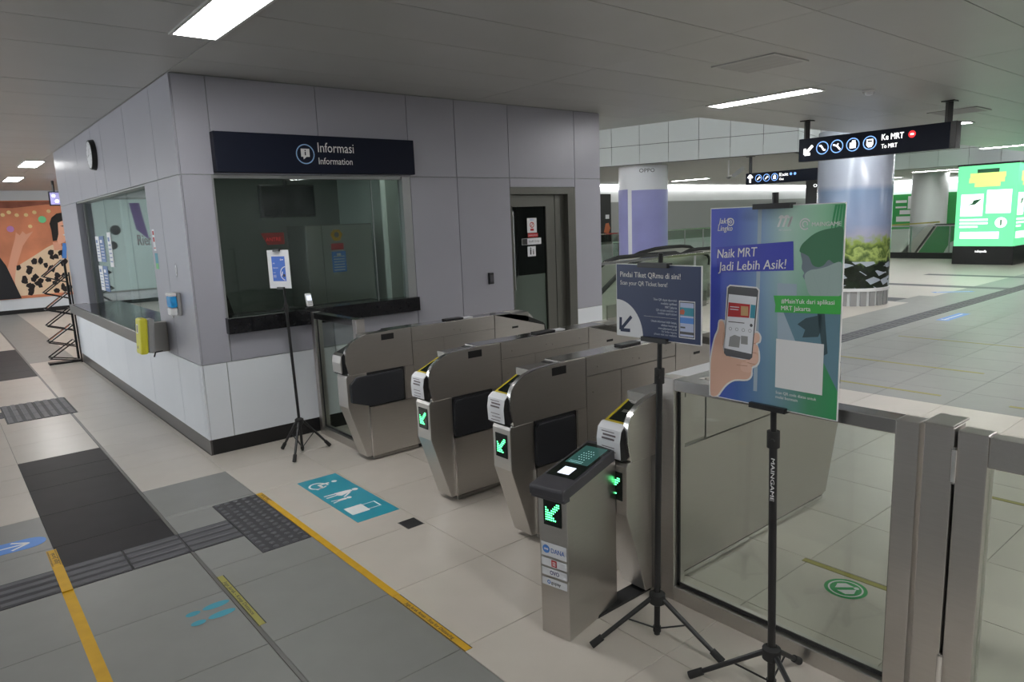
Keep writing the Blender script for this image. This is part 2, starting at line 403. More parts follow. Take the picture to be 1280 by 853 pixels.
thin_tape(5.64, 5.69, -4.9, -3.98, 'yellow tape at the edge of the grey floor by the right frame edge')
thin_tape(6.91, 6.96, -3.4, -1.7, 'yellow tape across the grey floor, one row before the guiding paving')
thin_tape(8.76, 8.80, -3.4, -1.8, 'yellow tape across the grey floor nearest the blue floor arrow')
# blue priority sticker
t = thing('floor_sticker', 'teal priority lane sticker with wheelchair, parent and child, and suitcase pictograms', 'sticker', (.4, -1.6, 0))
part('film', MB().box(.25, .545, -2.06, -1.135, -.001, .0012), 'teal', t)
F = Print((.25, -1.135, .0012), (0, -1, 0), (1, 0, 0))   # u runs towards the viewer's right (down the sticker), v = +X is up
b = MB()
F.ring(b, .16, .085, .05, .064, a0=PI*.6, a1=PI*2.3); F.line(b, (.15, .09), (.15, .175), .022); F.disc(b, .15, .215, .02); F.line(b, (.15, .10), (.20, .10), .02); F.line(b, (.20, .10), (.225, .05), .02); F.line(b, (.15, .15), (.19, .15), .014)
part('wheelchair_pictogram', b, 'white', t)
b = MB(); F.disc(b, .40, .25, .022); F.poly(b, [(.385, .225), (.415, .225), (.445, .13), (.43, .11), (.37, .11), (.375, .17)]); F.line(b, (.385, .12), (.38, .03), .016); F.line(b, (.415, .12), (.42, .03), .016); F.line(b, (.425, .2), (.48, .13), .014)
F.disc(b, .51, .15, .018); F.line(b, (.51, .13), (.51, .07), .03); F.line(b, (.50, .07), (.49, .03), .012); F.line(b, (.52, .07), (.53, .03), .012)
part('parent_and_child_pictogram', b, 'white', t)
b = MB(); F.rect(b, .67, .80, .03, .155); F.line(b, (.69, .155), (.69, .24), .008); F.line(b, (.78, .155), (.78, .24), .008); F.line(b, (.686, .24), (.784, .24), .01)
part('suitcase_pictogram', b, 'white', t)
# small floor box lid
t = thing('floor_box', 'small square black floor box lid beside the teal sticker', 'floor box', (.485, -2.3, 0))
part('lid', MB().box(.430, .536, -2.36, -2.246, -.001, .004), 'black_matte', t, bevel=.002)
b = MB(); b.box(.424, .430, -2.366, -2.24, -.001, .002); b.box(.536, .542, -2.366, -2.24, -.001, .002); b.box(.43, .536, -2.366, -2.36, -.001, .002); b.box(.43, .536, -2.246, -2.24, -.001, .002); part('rim', b, 'steel_edge', t)
# blue arrow sticker bottom left
t = thing('floor_sticker', 'blue oval floor sticker with a white arrow at the left frame edge', 'sticker', (-1.5, -.9, 0))
F = FP(-1.245, -.905, -.03); b = MB(); n = 24
pts = [(-.10+.10*math.cos(a), .085*math.sin(a)) for a in [(-PI/2)+PI*i/12 for i in range(13)]]+[(-.75, .085), (-.75, -.085)]
b.add([F.P(x, y, -.001) for x, y in pts]+[F.P(x, y, .001) for x, y in pts], [tuple(range(len(pts), 2*len(pts)))]+[(i, (i+1) % len(pts), (i+1) % len(pts)+len(pts), i+len(pts)) for i in range(len(pts))])
part('film', b, 'bluearrow', t)
b = MB(); F.arrow(b, -.40, 0, .62, .017, 0, .0018, head=.17, barb=.62); part('arrow', b, 'white', t)
# footprints
t = thing('floor_sticker', 'pair of teal shoe print stickers beside the floor joint', 'sticker', (-.77, -2.5, 0))
for (yy, x1) in ((-2.44, -.652), (-2.54, -.655)):
    F = FP(x1, yy, .02); b = MB(); F.disc(b, -.063, 0, .064, .001, ry=.027); part('sole_print', b, 'teal_foot', t)
    b = MB(); F.disc(b, -.172, -.004, .034, .001, ry=.022); part('heel_print', b, 'teal_foot', t)
# green round sticker behind glass
t = thing('floor_sticker', 'round green and white floor sticker behind the glass barrier', 'sticker', (1.596, -4.434, 0))
F = FP(1.596, -4.434, -2.35)
b = MB(); F.disc(b, 0, 0, .095, .0008, 36); part('film', b, 'green', t)
b = MB(); F.ring(b, 0, 0, .070, .078, .0012); F.poly(b, [(-.05, .02), (-.012, .045), (-.012, -.045), (-.05, -.02)], .0012); F.poly(b, [(.05, .02), (.012, .045), (.012, -.045), (.05, -.02)], .0012); F.disc(b, 0, .05, .012, .0012); part('print', b, 'paper', t)
for i, (x, y, L, a, lb) in enumerate([(11.05, -1.73, 1.0, 0, 'blue arrow sticker beside the guiding paving, nearer one'), (14.7, -.5, .8, -.8, 'blue arrow sticker on the far side of the guiding paving'), (5.8, -2.2, .28, 0, 'tiny blue sticker on the grey floor beside the tall poster edge')]):
    t = thing('floor_sticker', lb, 'sticker', (x, y, 0)); F = FP(x, y, a)
    b = MB(); F.rect(b, -L/2, L/2, -.09, .09, .001); part('film', b, 'bluearrow', t)
    b = MB(); F.arrow(b, 0, 0, L*.8, .025, PI, .0014, head=.1); part('arrow', b, 'white', t)

# ================================================================== CEILING
ceil = thing('ceiling', None, None, kind='structure')
HX = 3.0
sl = MB(); sl.box(-6.2, 5.38, -12.2, 16, HX+.012, HX+.3); sl.box(5.38, 36, -12.2, -.3, HX+.012, HX+.3)
part('slab', sl, 'ceil_core', ceil)
cx_ = [-6.2, -5.68, -2.84, 0, 2.84, 5.38]+[5.68+2.84*k for k in range(1, 12)]
cyl = [-1.092+.6145*k for k in range(-18, 29)]
cp = []
for i in range(len(cx_)-1):
    for j in range(len(cyl)-1):
        x0, x1, y0, y1 = cx_[i], cx_[i+1], cyl[j], cyl[j+1]
        if x0 > 5.3:
            if y0 >= -.3: continue
            y1 = min(y1, -.3)
        if x0 > .02 and x1 < 4.6 and y0 > .1: continue
        cp.append((x0, x1, y0, y1))
cp.append((5.38-.3, 5.38, -.3, .3)) if False else None
cp.sort(key=lambda c: (not inview(((c[0]+c[1])/2, (c[2]+c[3])/2, HX), 250), math.hypot((c[0]+c[1])/2-CAM.x, (c[2]+c[3])/2-CAM.y)))
cb = MB(); cm = {}
for q, (x0, x1, y0, y1) in enumerate(cp):
    if q < 200:
        key = (round(x1-x0, 3), round(y1-y0, 3))
        if key not in cm:
            b = MB(); X, Y = (x1-x0)/2-.003, (y1-y0)/2-.003; b.box(-X, X, -Y, Y, 0, .012)
            me = D.meshes.new('ceiling_panel'); me.from_pydata(b.v, [], b.f); me.materials.append(M['ceil']); cm[key] = me
        o = D.objects.new('ceiling_panel', cm[key]); C.objects.link(o); o.parent = ceil
        o.location = ((x0+x1)/2, (y0+y1)/2, HX+random.uniform(-.0006, .0006))
    else: cb.box(x0+.003, x1-.003, y0+.003, y1-.003, HX, HX+.012)
if cb.v: part('ceiling_panel_field', cb, 'ceil', ceil, kind='stuff')
# opening beyond the booth: raised ceiling, panelled beams, far ceiling
fc = MB()
fc.prism([(8.8, 12.5), (11.1, 6.02), (12.68, 1.9), (23.8, 4.9), (23.8, -.3), (36, -.3), (36, 16), (8.8, 16)], HX, HX+.2, 'z')
part('far_soffit', fc, 'far_ceil', ceil)
vb = MB(); vb.add([(4.6, -.8, 3.55), (25, -.8, 4.6), (25, 13.5, 4.5), (4.6, 13.5, 3.5), (4.6, -.8, 3.7), (25, -.8, 4.75), (25, 13.5, 4.65), (4.6, 13.5, 3.65)],
       [(0, 3, 2, 1), (4, 5, 6, 7), (0, 1, 5, 4), (1, 2, 6, 5), (2, 3, 7, 6), (3, 0, 4, 7)])
part('raised_ceiling', vb, 'far_ceil', ceil)
eb = MB(); eb.box(5.30, 5.38, -.3, 16, 3.012, 3.75); eb.box(5.38, 36, -.38, -.30, 3.012, 4.8); part('opening_upstand', eb, 'panel_far', ceil)
beam = thing('trim_1', None, None, kind='structure')
def beam_panels(p, q, z0, rows, ztop, nseg, thick=.12):
    p = Vector(p+(0,)); q = Vector(q+(0,)); d = (q-p); L = d.length; d.normalize(); n = Vector((-d.y, d.x, 0))
    core = MB(); core.bar(p+n*(thick/2)+Vector((0, 0, (z0+ztop)/2)), q+n*(thick/2)+Vector((0, 0, (z0+ztop)/2)), thick-.02, ztop-z0); part('beam_core', core, 'core', beam)
    zs = [z0]+rows+[ztop]
    for i in range(nseg):
        for j in range(len(zs)-1):
            a = p+d*(L*i/nseg+.006); e = p+d*(L*(i+1)/nseg-.006); zc = (zs[j]+zs[j+1])/2
            b = MB(); b.bar(a-n*.006+Vector((0, 0, zc)), e-n*.006+Vector((0, 0, zc)), .02, zs[j+1]-zs[j]-.012); part('beam_panel', b, 'panel_far', beam)
beam_panels((9.0, 11.5), (12.68, 1.9), 2.99, [3.42], 4.6, 15)
beam_panels((12.68, 1.9), (23.8, 4.9), 2.99, [3.42], 4.6, 8)
beam_panels((23.8, 4.9), (23.8, -.3), 2.99, [3.5], 4.6, 6)

# lamps
def lamp(x, y, L, label, W=.25):
    t = thing('ceiling_lamp', label, 'lamp', (x, y, HX))
    b = MB(); z0 = HX-.012
    b.box(x-W/2-.02, x-W/2, y-L/2-.02, y+L/2+.02, z0, HX+.002); b.box(x+W/2, x+W/2+.02, y-L/2-.02, y+L/2+.02, z0, HX+.002)
    b.box(x-W/2, x+W/2, y-L/2-.02, y-L/2, z0, HX+.002); b.box(x-W/2, x+W/2, y+L/2, y+L/2+.02, z0, HX+.002); part('frame', b, 'lamp_frame', t)
    part('diffuser', MB().box(x-W/2, x+W/2, y-L/2, y+L/2, HX-.006, HX-.001), 'lamp', t)
LL = {0: 'bright ceiling lamp at the top left, nearest the camera', 1: 'long ceiling lamp left of the square ceiling vent',
      2: 'ceiling lamp half hidden behind the large hanging sign', 3: 'ceiling lamp above the green light box at the right', 4: 'nearer of the two ceiling lamps down the left corridor',
      5: 'farther of the two ceiling lamps down the left corridor'}
for i, (x, y, L) in enumerate(LAMPS): lamp(x, y, L, LL.get(i, 'ceiling lamp outside the photograph, %s' % ['over the photographer', 'behind the right barrier', 'far right behind the camera', 'at the far right end', 'added behind the camera to brighten the gates', 'at the mural wall far left', 'over the left corridor far part', 'at the back left', 'added behind the booth to brighten the mural', 'over the left corridor middle', 'along the back wall at left', 'along the back wall at right'][i-6]))
for (x, y, lb) in ((19.5, 9.6, 'far ceiling lamp left of the small hanging sign'), (26.5, 4.2, 'far ceiling lamp above the right glass railing, left one'), (28.6, 4.9, 'far ceiling lamp above the right glass railing, right one'), (27.5, 1.6, 'far ceiling lamp beside the light box top')):
    lamp(x, y, 1.5, lb)
for k, (x, y) in enumerate([(10.3, 10.2), (19.5, 6.2), (24.8, 8.5), (30.5, 7.5), (30.5, 1.5), (24.5, -5.5), (30.5, -5.5), (7.9, -4.6), (7.9, -8.0), (13.8, -4.6)]):  # extra lamps added to brighten the far hall
    lamp(x, y, 1.2, 'ceiling lamp added to brighten the far hall, ' + ['behind the booth', 'mid hall', 'over the far railing', 'at the green wall', 'at the right end', 'right of the light box', 'far right corner', 'right of frame', 'far right of frame', 'before the light box'][k])
t = thing('strip_light', 'added unseen light strip along the opening edge above the main ceiling', 'lamp', (14, -.2, 3.3)); part('light_strip', MB().box(5.6, 23.6, -.22, -.14, 3.25, 3.29), mat('unseen_fill_strip', (.95, 1, 1), .5, emit=34), t)  # unseen strip added to brighten the beam panels
t = thing('strip_light', 'added unseen light strip above the ceiling edge beside the booth', 'lamp', (5.5, 6, 3.3)); part('light_strip', MB().box(5.44, 5.52, 0, 12, 3.25, 3.29), MATS['unseen_fill_strip'], t)  # second unseen strip, added to light the raised opening
mat('cove', (1, 1, 1), .5, emit=9)
def vent(x0, x1, y0, y1, label):
    t = thing('ceiling_vent', label, 'vent', ((x0+x1)/2, (y0+y1)/2, HX)); z = HX-.01
    b = MB(); b.box(x0, x0+.03, y0, y1, z, HX+.003); b.box(x1-.03, x1, y0, y1, z, HX+.003); b.box(x0+.03, x1-.03, y0, y0+.03, z, HX+.003); b.box(x0+.03, x1-.03, y1-.03, y1, z, HX+.003); part('frame', b, 'ceil', t)
    part('backing', MB().box(x0+.03, x1-.03, y0+.03, y1-.03, HX-.002, HX), 'ceil_core', t)
    for k in range(11):
        xx = x0+.045+(x1-x0-.09)*k/10; b = MB(); b.bar((xx, y0+.03, z+.004), (xx, y1-.03, z+.004), .028, .002, (.5, 0, 1)); part('slat', b, 'ceil', t)
vent(3.65, 4.17, -2.80, -2.23, 'square slatted ceiling vent in the upper right')
vent(8.85, 9.4, -2.55, -1.97, 'slatted ceiling vent behind the right post of the large hanging sign')
t = thing('smoke_detector', 'round white smoke detector between vent and large hanging sign', 'detector', (6.22, -2.38, HX))
part('base', MB().lathe([(.055, 0), (.06, -.02), (.06, -.001)][::-1], 6.22, -2.38, HX, 20), 'white', t, smooth=True)
part('sensor_cap', MB().lathe([(.02, -.05), (.035, -.045), (.042, -.02)], 6.22, -2.38, HX, 20), 'paper', t, smooth=True)

# ================================================================== BOOTH
wf = thing('wall_front', None, None, kind='structure'); ws = thing('wall_side', None, None, kind='structure')
T = .012
core = MB()
core.box(T, .245, T, .14, 0, 3.0); core.box(.245, 1.96, T, .14, 0, 1.0); core.box(.245, 3.28, T, .14, 2.26, 3.0); core.box(2.05, 3.28, T, .14, 0, 2.26)
core.box(3.28, 4.25, T, .14, 2.16, 3.0); core.box(4.25, 4.66, T, .14, 0, 3.0); core.box(1.96, 2.05, T, .14, 0, 1.0)
part('wall_core', core, 'inside', wf)
def fpanel(x0, x1, z0, z1, m='panel', par=wf):
    part('wall_panel', MB().box(x0+.0035, x1-.0035, 0, T, z0+.0035, z1-.0035), m, par)
for a, c in ((.012, .262), (.262, 1.16), (1.16, 2.055), (2.055, 2.60), (2.60, 3.28), (3.28, 4.25), (4.25, 4.67)): fpanel(a, c, 2.25, 2.995)
for a, c in ((.012, .24), (2.055, 2.60), (2.60, 3.28), (4.25, 4.67)): fpanel(a, c, .75, 2.25)
fpanel(3.28, 4.25, 2.155, 2.25)
fpanel(.24, 1.16, .75, .975); fpanel(1.16, 2.055, .75, .975)
for a, c in ((.012, .2), (.2, 1.16), (1.16, 2.055), (2.055, 2.60), (2.60, 3.28), (4.25, 4.67)): fpanel(a, c, .125, .75, 'panel_white')
core = MB(); core.box(T, .14, .14, 1.12, 0, 3); core.box(T, .14, 1.12, 4.85, 0, .9); core.box(T, .14, 1.12, 4.85, 2.26, 3); core.box(T, .14, 4.85, 6.1, 0, 3)
part('wall_core', core, 'inside', ws)
def spanel(y0, y1, z0, z1, m='panel'):
    part('wall_panel', MB().box(0, T, y0+.0035, y1-.0035, z0+.0035, z1-.0035), m, ws)
for a, c in ((0, .63), (.63, 1.63), (1.63, 2.73), (2.73, 3.28), (3.28, 4.3), (4.3, 5.3), (5.3, 6.1)): spanel(a, c, 2.25, 2.995)
for a, c in ((0, .66), (.66, 1.12), (4.85, 6.1)): spanel(a, c, .75, 2.25)
for a, c in ((0, .08), (.08, .69), (.69, 1.72), (1.72, 2.87), (2.87, 3.95), (3.95, 5.0), (5.0, 6.1)): spanel(a, c, .125, .75, 'panel_white')
spanel(1.12, 4.85, .75, .9)
b = MB(); b.box(.02, 4.66, .004, T+.01, 0, .125); part('baseboard_front', b, 'black', None)['kind'] = 'structure'
b = MB(); b.box(.004, .02, .004, 6.09, 0, .125); part('baseboard_side', b, 'granite_grey', None)['kind'] = 'structure'
wr = thing('wall_back', None, None, kind='structure')
b = MB(); b.box(4.53, 4.66, .14, 6.1, 0, 3.0); b.box(.14, 4.53, 5.97, 6.1, 0, 3.0); b.box(.14, 4.53, 2.85, 2.95, 0, 3.0); part('wall_panel', b, 'inside', wr)
b = MB(); b.box(2.7, 2.8, .14, 2.85, 0, 3.0); part('partition', b, 'inside_light', wr)
b = MB(); b.box(2.02, 2.7, .42, .52, 0, 3.0); part('partition', b, 'inside_light', wr)
b = MB(); b.box(3.0, 4.5, 1.35, 1.4, 0, 3.0); part('partition', b, 'inside_light', wr)
part('inner_ceiling', MB().box(.14, 4.53, .14, 5.97, 2.7, 2.75), 'inside', wr)

t = thing('booth_fill_light', 'added unseen lamp brightening the inside of the booth', 'lamp', (1.6, .3, 2.69)); part('diffuser', MB().box(1.3, 1.95, .20, .40, 2.685, 2.699), mat('dim_fill', (.9, 1, .93), .5, emit=9), t)  # lamp added out of sight to brighten the booth interior
t = thing('booth_fill_light', 'second added unseen lamp deeper inside the booth', 'lamp', (1.0, 1.1, 2.69)); part('diffuser', MB().box(.5, 1.5, 1.0, 1.25, 2.685, 2.699), MATS['dim_fill'], t)  # second added lamp, lifts the dark booth interior
# window_1: front window with reveal, pane, sill
w1 = thing('window_1', None, None, kind='structure')
b = MB(); b.box(1.965, 2.052, .0, .09, .98, 2.25); part('window_frame', b, 'frame_light', w1)
b = MB(); b.box(.245, 1.965, .02, .09, 2.225, 2.25); b.box(.24, .255, .012, .09, 1.0, 2.225); part('window_frame', b, 'frame_light', w1)
part('window_pane', MB().box(.255, 1.66, .055, .063, 1.11, 2.225), M['glass_window'], w1)
part('window_pane', MB().box(1.664, 1.965, .055, .063, 1.11, 2.225), M['glass_window'], w1)
part('window_bead', MB().box(1.66, 1.664, .05, .068, 1.11, 2.225), 'frame_light', w1)
part('window_sill', MB().box(.225, 2.04, -.07, .12, .982, 1.112), 'granite', w1, bevel=.003)
# window_2: side service window
w2 = thing('window_2', None, None, kind='structure')
b = MB(); b.box(.0, .15, 4.80, 4.85, .9, 2.25); part('window_frame', b, 'panel', w2)
b = MB(); b.box(.012, .15, 1.12, 4.80, 2.235, 2.25); b.box(.012, .15, 1.12, 1.135, .9, 2.235); part('window_frame', b, 'frame_light', w2)
for (a, c) in ((1.135, 2.3), (2.306, 3.5), (3.506, 4.72)): part('window_pane', MB().box(.085, .093, a, c, .94, 2.235), M['glass_side'], w2)
part('window_frame', MB().box(.07, .11, 4.72, 4.745, .94, 2.235), 'frame_light', w2)
part('service_counter', MB().box(-.2, .15, 1.01, 5.05, .825, .935), 'granite_grey', w2, bevel=.004)
part('counter_top', MB().box(-.19, .55, 1.14, 4.83, .935, .942), 'granite', w2)

# door_1
d1 = thing('door_1', None, None, kind='structure')
b = MB(); b.box(3.28, 4.24, .0, .14, 2.08, 2.155); b.box(4.13, 4.245, .0, .14, 0, 2.08); b.box(3.28, 3.295, .0, .14, 0, 2.08); part('door_frame', b, 'frame', d1)
b = MB(); b.box(4.245, 4.252, .0, .14, 0, 2.155); part('door_edge', b, 'steel_dark', d1)
b = MB(); b.box(3.295, 3.97, .06, .10, 1.95, 2.075); b.box(3.84, 3.97, .06, .10, .12, 1.95); b.box(3.295, 3.32, .06, .10, .12, 1.95); b.box(3.295, 3.97, .06, .10, .01, .12); part('door_leaf', b, 'frame', d1)
part('door_leaf', MB().box(3.99, 4.13, .07, .10, .01, 2.075), 'frame', d1)
part('door_glass', MB().box(3.32, 3.84, .076, .084, .12, 1.95), M['glass_window'], d1)
part('door_glass_film', MB().box(3.33, 3.83, .088, .09, .14, 1.2), mat('film', (.5, .56, .54), .5), d1)
b = MB(); b.tube((3.345, .045, 1.05), (3.345, .045, 1.9), .009); b.tube((3.345, .045, 1.08), (3.345, .075, 1.08), .007); b.tube((3.345, .045, 1.87), (3.345, .075, 1.87), .007); part('door_handle', b, 'steel_edge', d1)

def notice(name, label, O, u, w_, h_, m, items, cat='notice'):
    """thin stuck-on sheet; items: (kind, material, args)"""
    t = thing(name, label, cat, O); F = Print(O, u)
    b = MB(); P0 = [F.P(0, 0, -.0005), F.P(w_, 0, -.0005), F.P(w_, h_, -.0005), F.P(0, h_, -.0005), F.P(0, 0, .001), F.P(w_, 0, .001), F.P(w_, h_, .001), F.P(0, h_, .001)]
    b.add(P0, [(0,3,2,1),(4,5,6,7),(0,1,5,4),(1,2,6,5),(2,3,7,6),(3,0,4,7)]); part('sheet', b, m, t)
    for nm, mm, fn in items:
        b = MB(); fn(F, b); part(nm, b, mm, t)
    return t
U = (1, 0, 0)
def lines(x0, x1, ys, wd=.003):
    return lambda F, b: [F.rect(b, x0, x1-(.02 if i % 3 == 2 else 0)*(x1-x0)*10*.3, y, y+wd, .0014) for i, y in enumerate(ys)]
YD = .054
notice('door_notice', 'white notice with a red prohibition symbol, topmost on the glass door', (3.55, YD, 1.665), U, .14, .16, 'paper',
       [('symbol', 'red', lambda F, b: [F.ring(b, .07, .085, .022, .032, .0014), F.line(b, (.05, .065), (.09, .105), .008, .0015), F.rect(b, .045, .095, .02, .045, .0014)]), ('print', 'bluearrow', lines(.04, .1, [.135, .145]))])
notice('door_notice', 'narrow red banner notice under the top door notice', (3.555, YD, 1.615), U, .15, .045, 'red', [('lettering', 'paper', lambda F, b: F.text(b, 'DILARANG MASUK', .01, .015, .018, .0014, width=.13))])
notice('door_notice', 'wide white strip notice with a black square on the glass door', (3.465, YD, 1.535), U, .285, .07, 'paper',
       [('black_square', 'ink', lambda F, b: F.rect(b, .005, .08, .003, .067, .0014)), ('lettering', 'ink_soft', lambda F, b: F.text(b, 'Staff Only', .1, .025, .03, .0014, width=.16))])
notice('door_notice', 'small white notice with black person pictogram, lowest on the glass door', (3.545, YD, 1.405), U, .12, .11, 'paper',
       [('pictogram', 'ink', lambda F, b: [F.disc(b, .045, .09, .009, .0014), F.rect(b, .036, .054, .02, .078, .0014), F.disc(b, .085, .07, .007, .0014), F.rect(b, .078, .092, .02, .06, .0014)])])
t = thing('card_reader', 'small black card reader on the wall left of the glass door', 'card reader', (2.965, -.02, 1.21))
part('housing', MB().box(2.935, 2.995, -.028, .001, 1.155, 1.275), 'black', t, bevel=.006); part('reader_face', MB().box(2.945, 2.985, -.0295, -.027, 1.18, 1.25), 'plastic_dark', t)

# information sign
t = thing('information_sign', 'dark navy Informasi sign box above the front booth window', 'sign', (1.15, -.05, 2.26))
part('sign_box', MB().box(.255, 2.06, -.09, -.0005, 2.265, 2.575), 'navy', t, bevel=.004)
F = Print((.255, -.0905, 2.265), U)
cxn, czn = .735, .155
b = MB(); F.ring(b, cxn, czn, .073, .082); part('icon_ring', b, mat('ringblue', '8FB6E0', .5), t)
b = MB(); F.rect(b, cxn-.038, cxn+.038, czn-.022, czn+.044); F.poly(b, [(cxn-.02, czn-.022), (cxn+.01, czn-.022), (cxn-.018, czn-.044)]); part('icon_bubble', b, 'white', t)
b = MB(); F.rect(b, cxn-.005, cxn+.005, czn-.010, czn+.018, .001); F.rect(b, cxn-.005, cxn+.005, czn+.024, czn+.034, .001); part('icon_letter', b, 'navy', t)
b = MB(); F.text(b, 'Informasi', .85, .175, .115, width=.335); F.text(b, 'Information', .85, .075, .08, width=.315); part('lettering', b, 'white', t)

# side wall items
t = thing('wall_clock', 'round wall clock with black rim high on the side wall', 'clock', (-.02, 3.17, 2.69))
b = MB(); 
def xdisc(b, x, y, z, r, x2, r2=None, seg=32): return b.tube((x, y, z), (x2, y, z), r, r2 or r, seg)
xdisc(b, -.001, 3.17, 2.69, .165, -.05, .155); part('rim', b, 'black', t, smooth=True)
b = MB(); xdisc(b, -.045, 3.17, 2.69, .14, -.0515); part('dial', b, 'paper', t)
F = Print((-.052, 3.17, 2.69), (0, -1, 0))
b = MB()
for k in range(12):
    a = k*PI/6; F.line(b, (.11*math.cos(a), .11*math.sin(a)), (.128*math.cos(a), .128*math.sin(a)), .008, .0006)
part('hour_marks', b, 'ink', t)
b = MB(); F.line(b, (0, 0), (.03, .06), .009, .001); F.line(b, (0, 0), (-.09, -.02), .006, .0012); F.disc(b, 0, 0, .008, .0014); part('hands', b, 'ink', t)
US = (0, -1, 0)
notice('wall_notice', 'white notice with red bands on the side wall, upper of two', (-.001, 1.045, 1.66), US, .075, .19, 'paper', [('bands', 'red', lambda F, b: [F.rect(b, .01, .065, .14, .175, .0014), F.rect(b, .01, .065, .08, .12, .0014), F.rect(b, .01, .065, .02, .03, .0014)])])
notice('wall_notice', 'small green and teal notice on the side wall, lower of two', (-.001, 1.04, 1.50), US, .09, .14, 'teal', [('green_band', mat('grn', '6CC07A', .5), lambda F, b: F.rect(b, 0, .09, 0, .05, .0014))])
t = thing('wall_sticker', 'oval white sticker with black outline above the soap dispenser', 'sticker', (-.001, .42, 1.5)); F = Print((-.0015, .40, 1.505), US)
b = MB(); F.disc(b, 0, 0, .032, .0005, ry=.055); part('sheet', b, 'ink', t); b = MB(); F.disc(b, 0, 0, .027, .001, ry=.05); part('print', b, 'paper', t); b = MB(); F.ring(b, 0, .012, .006, .011, .0014); F.ring(b, 0, -.014, .008, .014, .0014); part('drawing', b, 'ink_soft', t)
t = thing('soap_dispenser', 'white wall dispenser with blue gel tank on the side wall', 'dispenser', (-.05, .42, 1.16))
part('back_plate', MB().box(-.03, -.001, .36, .49, 1.13, 1.32), 'grey_plastic', t, bevel=.006)
part('gel_tank', MB().box(-.085, -.03, .365, .485, 1.20, 1.295), 'bluegel', t, bevel=.012)
part('lid', MB().box(-.088, -.03, .362, .488, 1.295, 1.322), 'white', t, bevel=.008)
part('push_lever', MB().box(-.088, -.03, .375, .475, 1.135, 1.20), 'white', t, bevel=.012)
part('nozzle', MB().tube((-.06, .425, 1.138), (-.06, .425, 1.115), .012, .008), 'white', t)
# yellow intercom and grey bracket at the counter end
t = thing('intercom', 'yellow handheld intercom unit leaning at the end of the side counter', 'intercom', (-.22, .86, .75))
def lean(b, x0, x1, y0, y1, z0, z1, ly=.04, lx=.03):
    return b.add([(x0,y0,z0),(x1,y0,z0),(x1,y1,z0),(x0,y1,z0),(x0+lx,y0+ly,z1),(x1+lx,y0+ly,z1),(x1+lx,y1+ly,z1),(x0+lx,y1+ly,z1)], [(0,3,2,1),(4,5,6,7),(0,1,5,4),(1,2,6,5),(2,3,7,6),(3,0,4,7)])
part('back_shell', lean(MB(), -.205, -.15, .78, .915, .79, 1.08), 'grey_plastic', t, bevel=.012)
part('front_shell', lean(MB(), -.270, -.206, .765, .93, .785, 1.09), 'lime', t, bevel=.015)
F = Print((-.2715, .93, .785), (0, -1, 0), (.1, .13, 1))
b = MB(); F.rect(b, .045, .10, .18, .26, .001); part('screen', b, 'paper', t); b = MB(); F.rect(b, .055, .09, .19, .25, .0015); part('screen_print', b, 'ink_soft', t); b = MB(); F.disc(b, .07, .06, .015, .001); part('speaker_hole', b, 'ink_soft', t)
t = thing('wedge_housing', 'grey wedge shaped metal housing beside the yellow intercom', 'housing', (-.08, .97, .76))
part('shell', MB().prism([(-.148, .765), (-.001, .765), (-.001, 1.035), (-.115, 1.035)], .925, 1.005, 'y'), 'steel_dark', t, bevel=.004)
b = MB(); b.tube((-.12, .925, .77), (-.14, .90, .735), .006); b.tube((-.06, .93, .775), (-.12, .925, .77), .006); part('cable', b, 'rubber', t)
# papers stuck on the side window
def wnotice(y, z, w_, h_, lb, m='paper'):
    notice('window_notice', lb, (.0835, y, z), US, w_, h_, m, [('print', 'bluenotice' if m != 'bluenotice' else 'paper', lambda F, b: [F.rect(b, .12*w_, .8*w_, h_*k, h_*(k+.03), .0014) for k in (.14, .26, .38, .50, .62)]+[F.rect(b, .12*w_, .6*w_, h_*.74, h_*.86, .0014)])])
wnotice(4.30, 1.50, .22, .31, 'white sheet at the far end of the side window, upper left')
wnotice(4.05, 1.50, .27, .31, 'blue sheet beside the white sheet on the side window', 'bluenotice')
wnotice(4.32, 1.14, .24, .31, 'lower white sheet at the far end of the side window')
wnotice(4.05, 1.14, .27, .31, 'lower blue sheet on the side window', 'bluenotice')
wnotice(3.55, 1.45, .20, .40, 'tall narrow white notice near the middle of the side window')
t = thing('window_lettering', 'grey lettering on the side window glass beside its near edge', 'lettering', (.083, 2.0, 1.7)); F = Print((.0835, 2.04, 1.705), US); b = MB(); F.text(b, 'Rient', 0, 0, .15, .001, width=.72); part('lettering', b, 'ink_soft', t)

# inside the booth
t = thing('wall_monitor', 'black monitor hanging inside the booth behind the front window', 'monitor', (1.45, 1.5, 2.1))
part('screen_housing', MB().box(1.16, 1.76, 1.49, 1.55, 1.93, 2.27), 'black', t, bevel=.008); part('screen', MB().box(1.18, 1.74, 1.486, 1.49, 1.95, 2.25), mat('scr', (.006, .007, .007), .15), t)
part('ceiling_mount', MB().tube((1.46, 1.54, 2.2), (1.46, 1.54, 2.72), .02), 'black', t)
t = thing('metal_cabinet', 'tall grey metal cabinet with warning stickers inside the booth', 'cabinet', (2.0, 1.7, 0))
part('body', MB().box(1.62, 2.42, 1.50, 2.0, .02, 1.84), 'steel_dark', t, bevel=.006)
part('door', MB().box(1.625, 1.80, 1.485, 1.50, .04, 1.83), 'steel', t); part('door', MB().box(1.806, 2.415, 1.485, 1.50, .04, 1.83), 'steel', t)
b = MB(); F = Print((1.9, 1.484, 1.68), U); F.poly(b, [(.0, .05), (.04, -.02), (.11, -.02), (.15, .05), (.11, .10), (.04, .10)], .0008); part('yellow_warning_sticker', b, 'yellow', t)
b = MB(); F.disc(b, .075, .045, .03, .0012); part('warning_symbol', b, 'ink_soft', t)
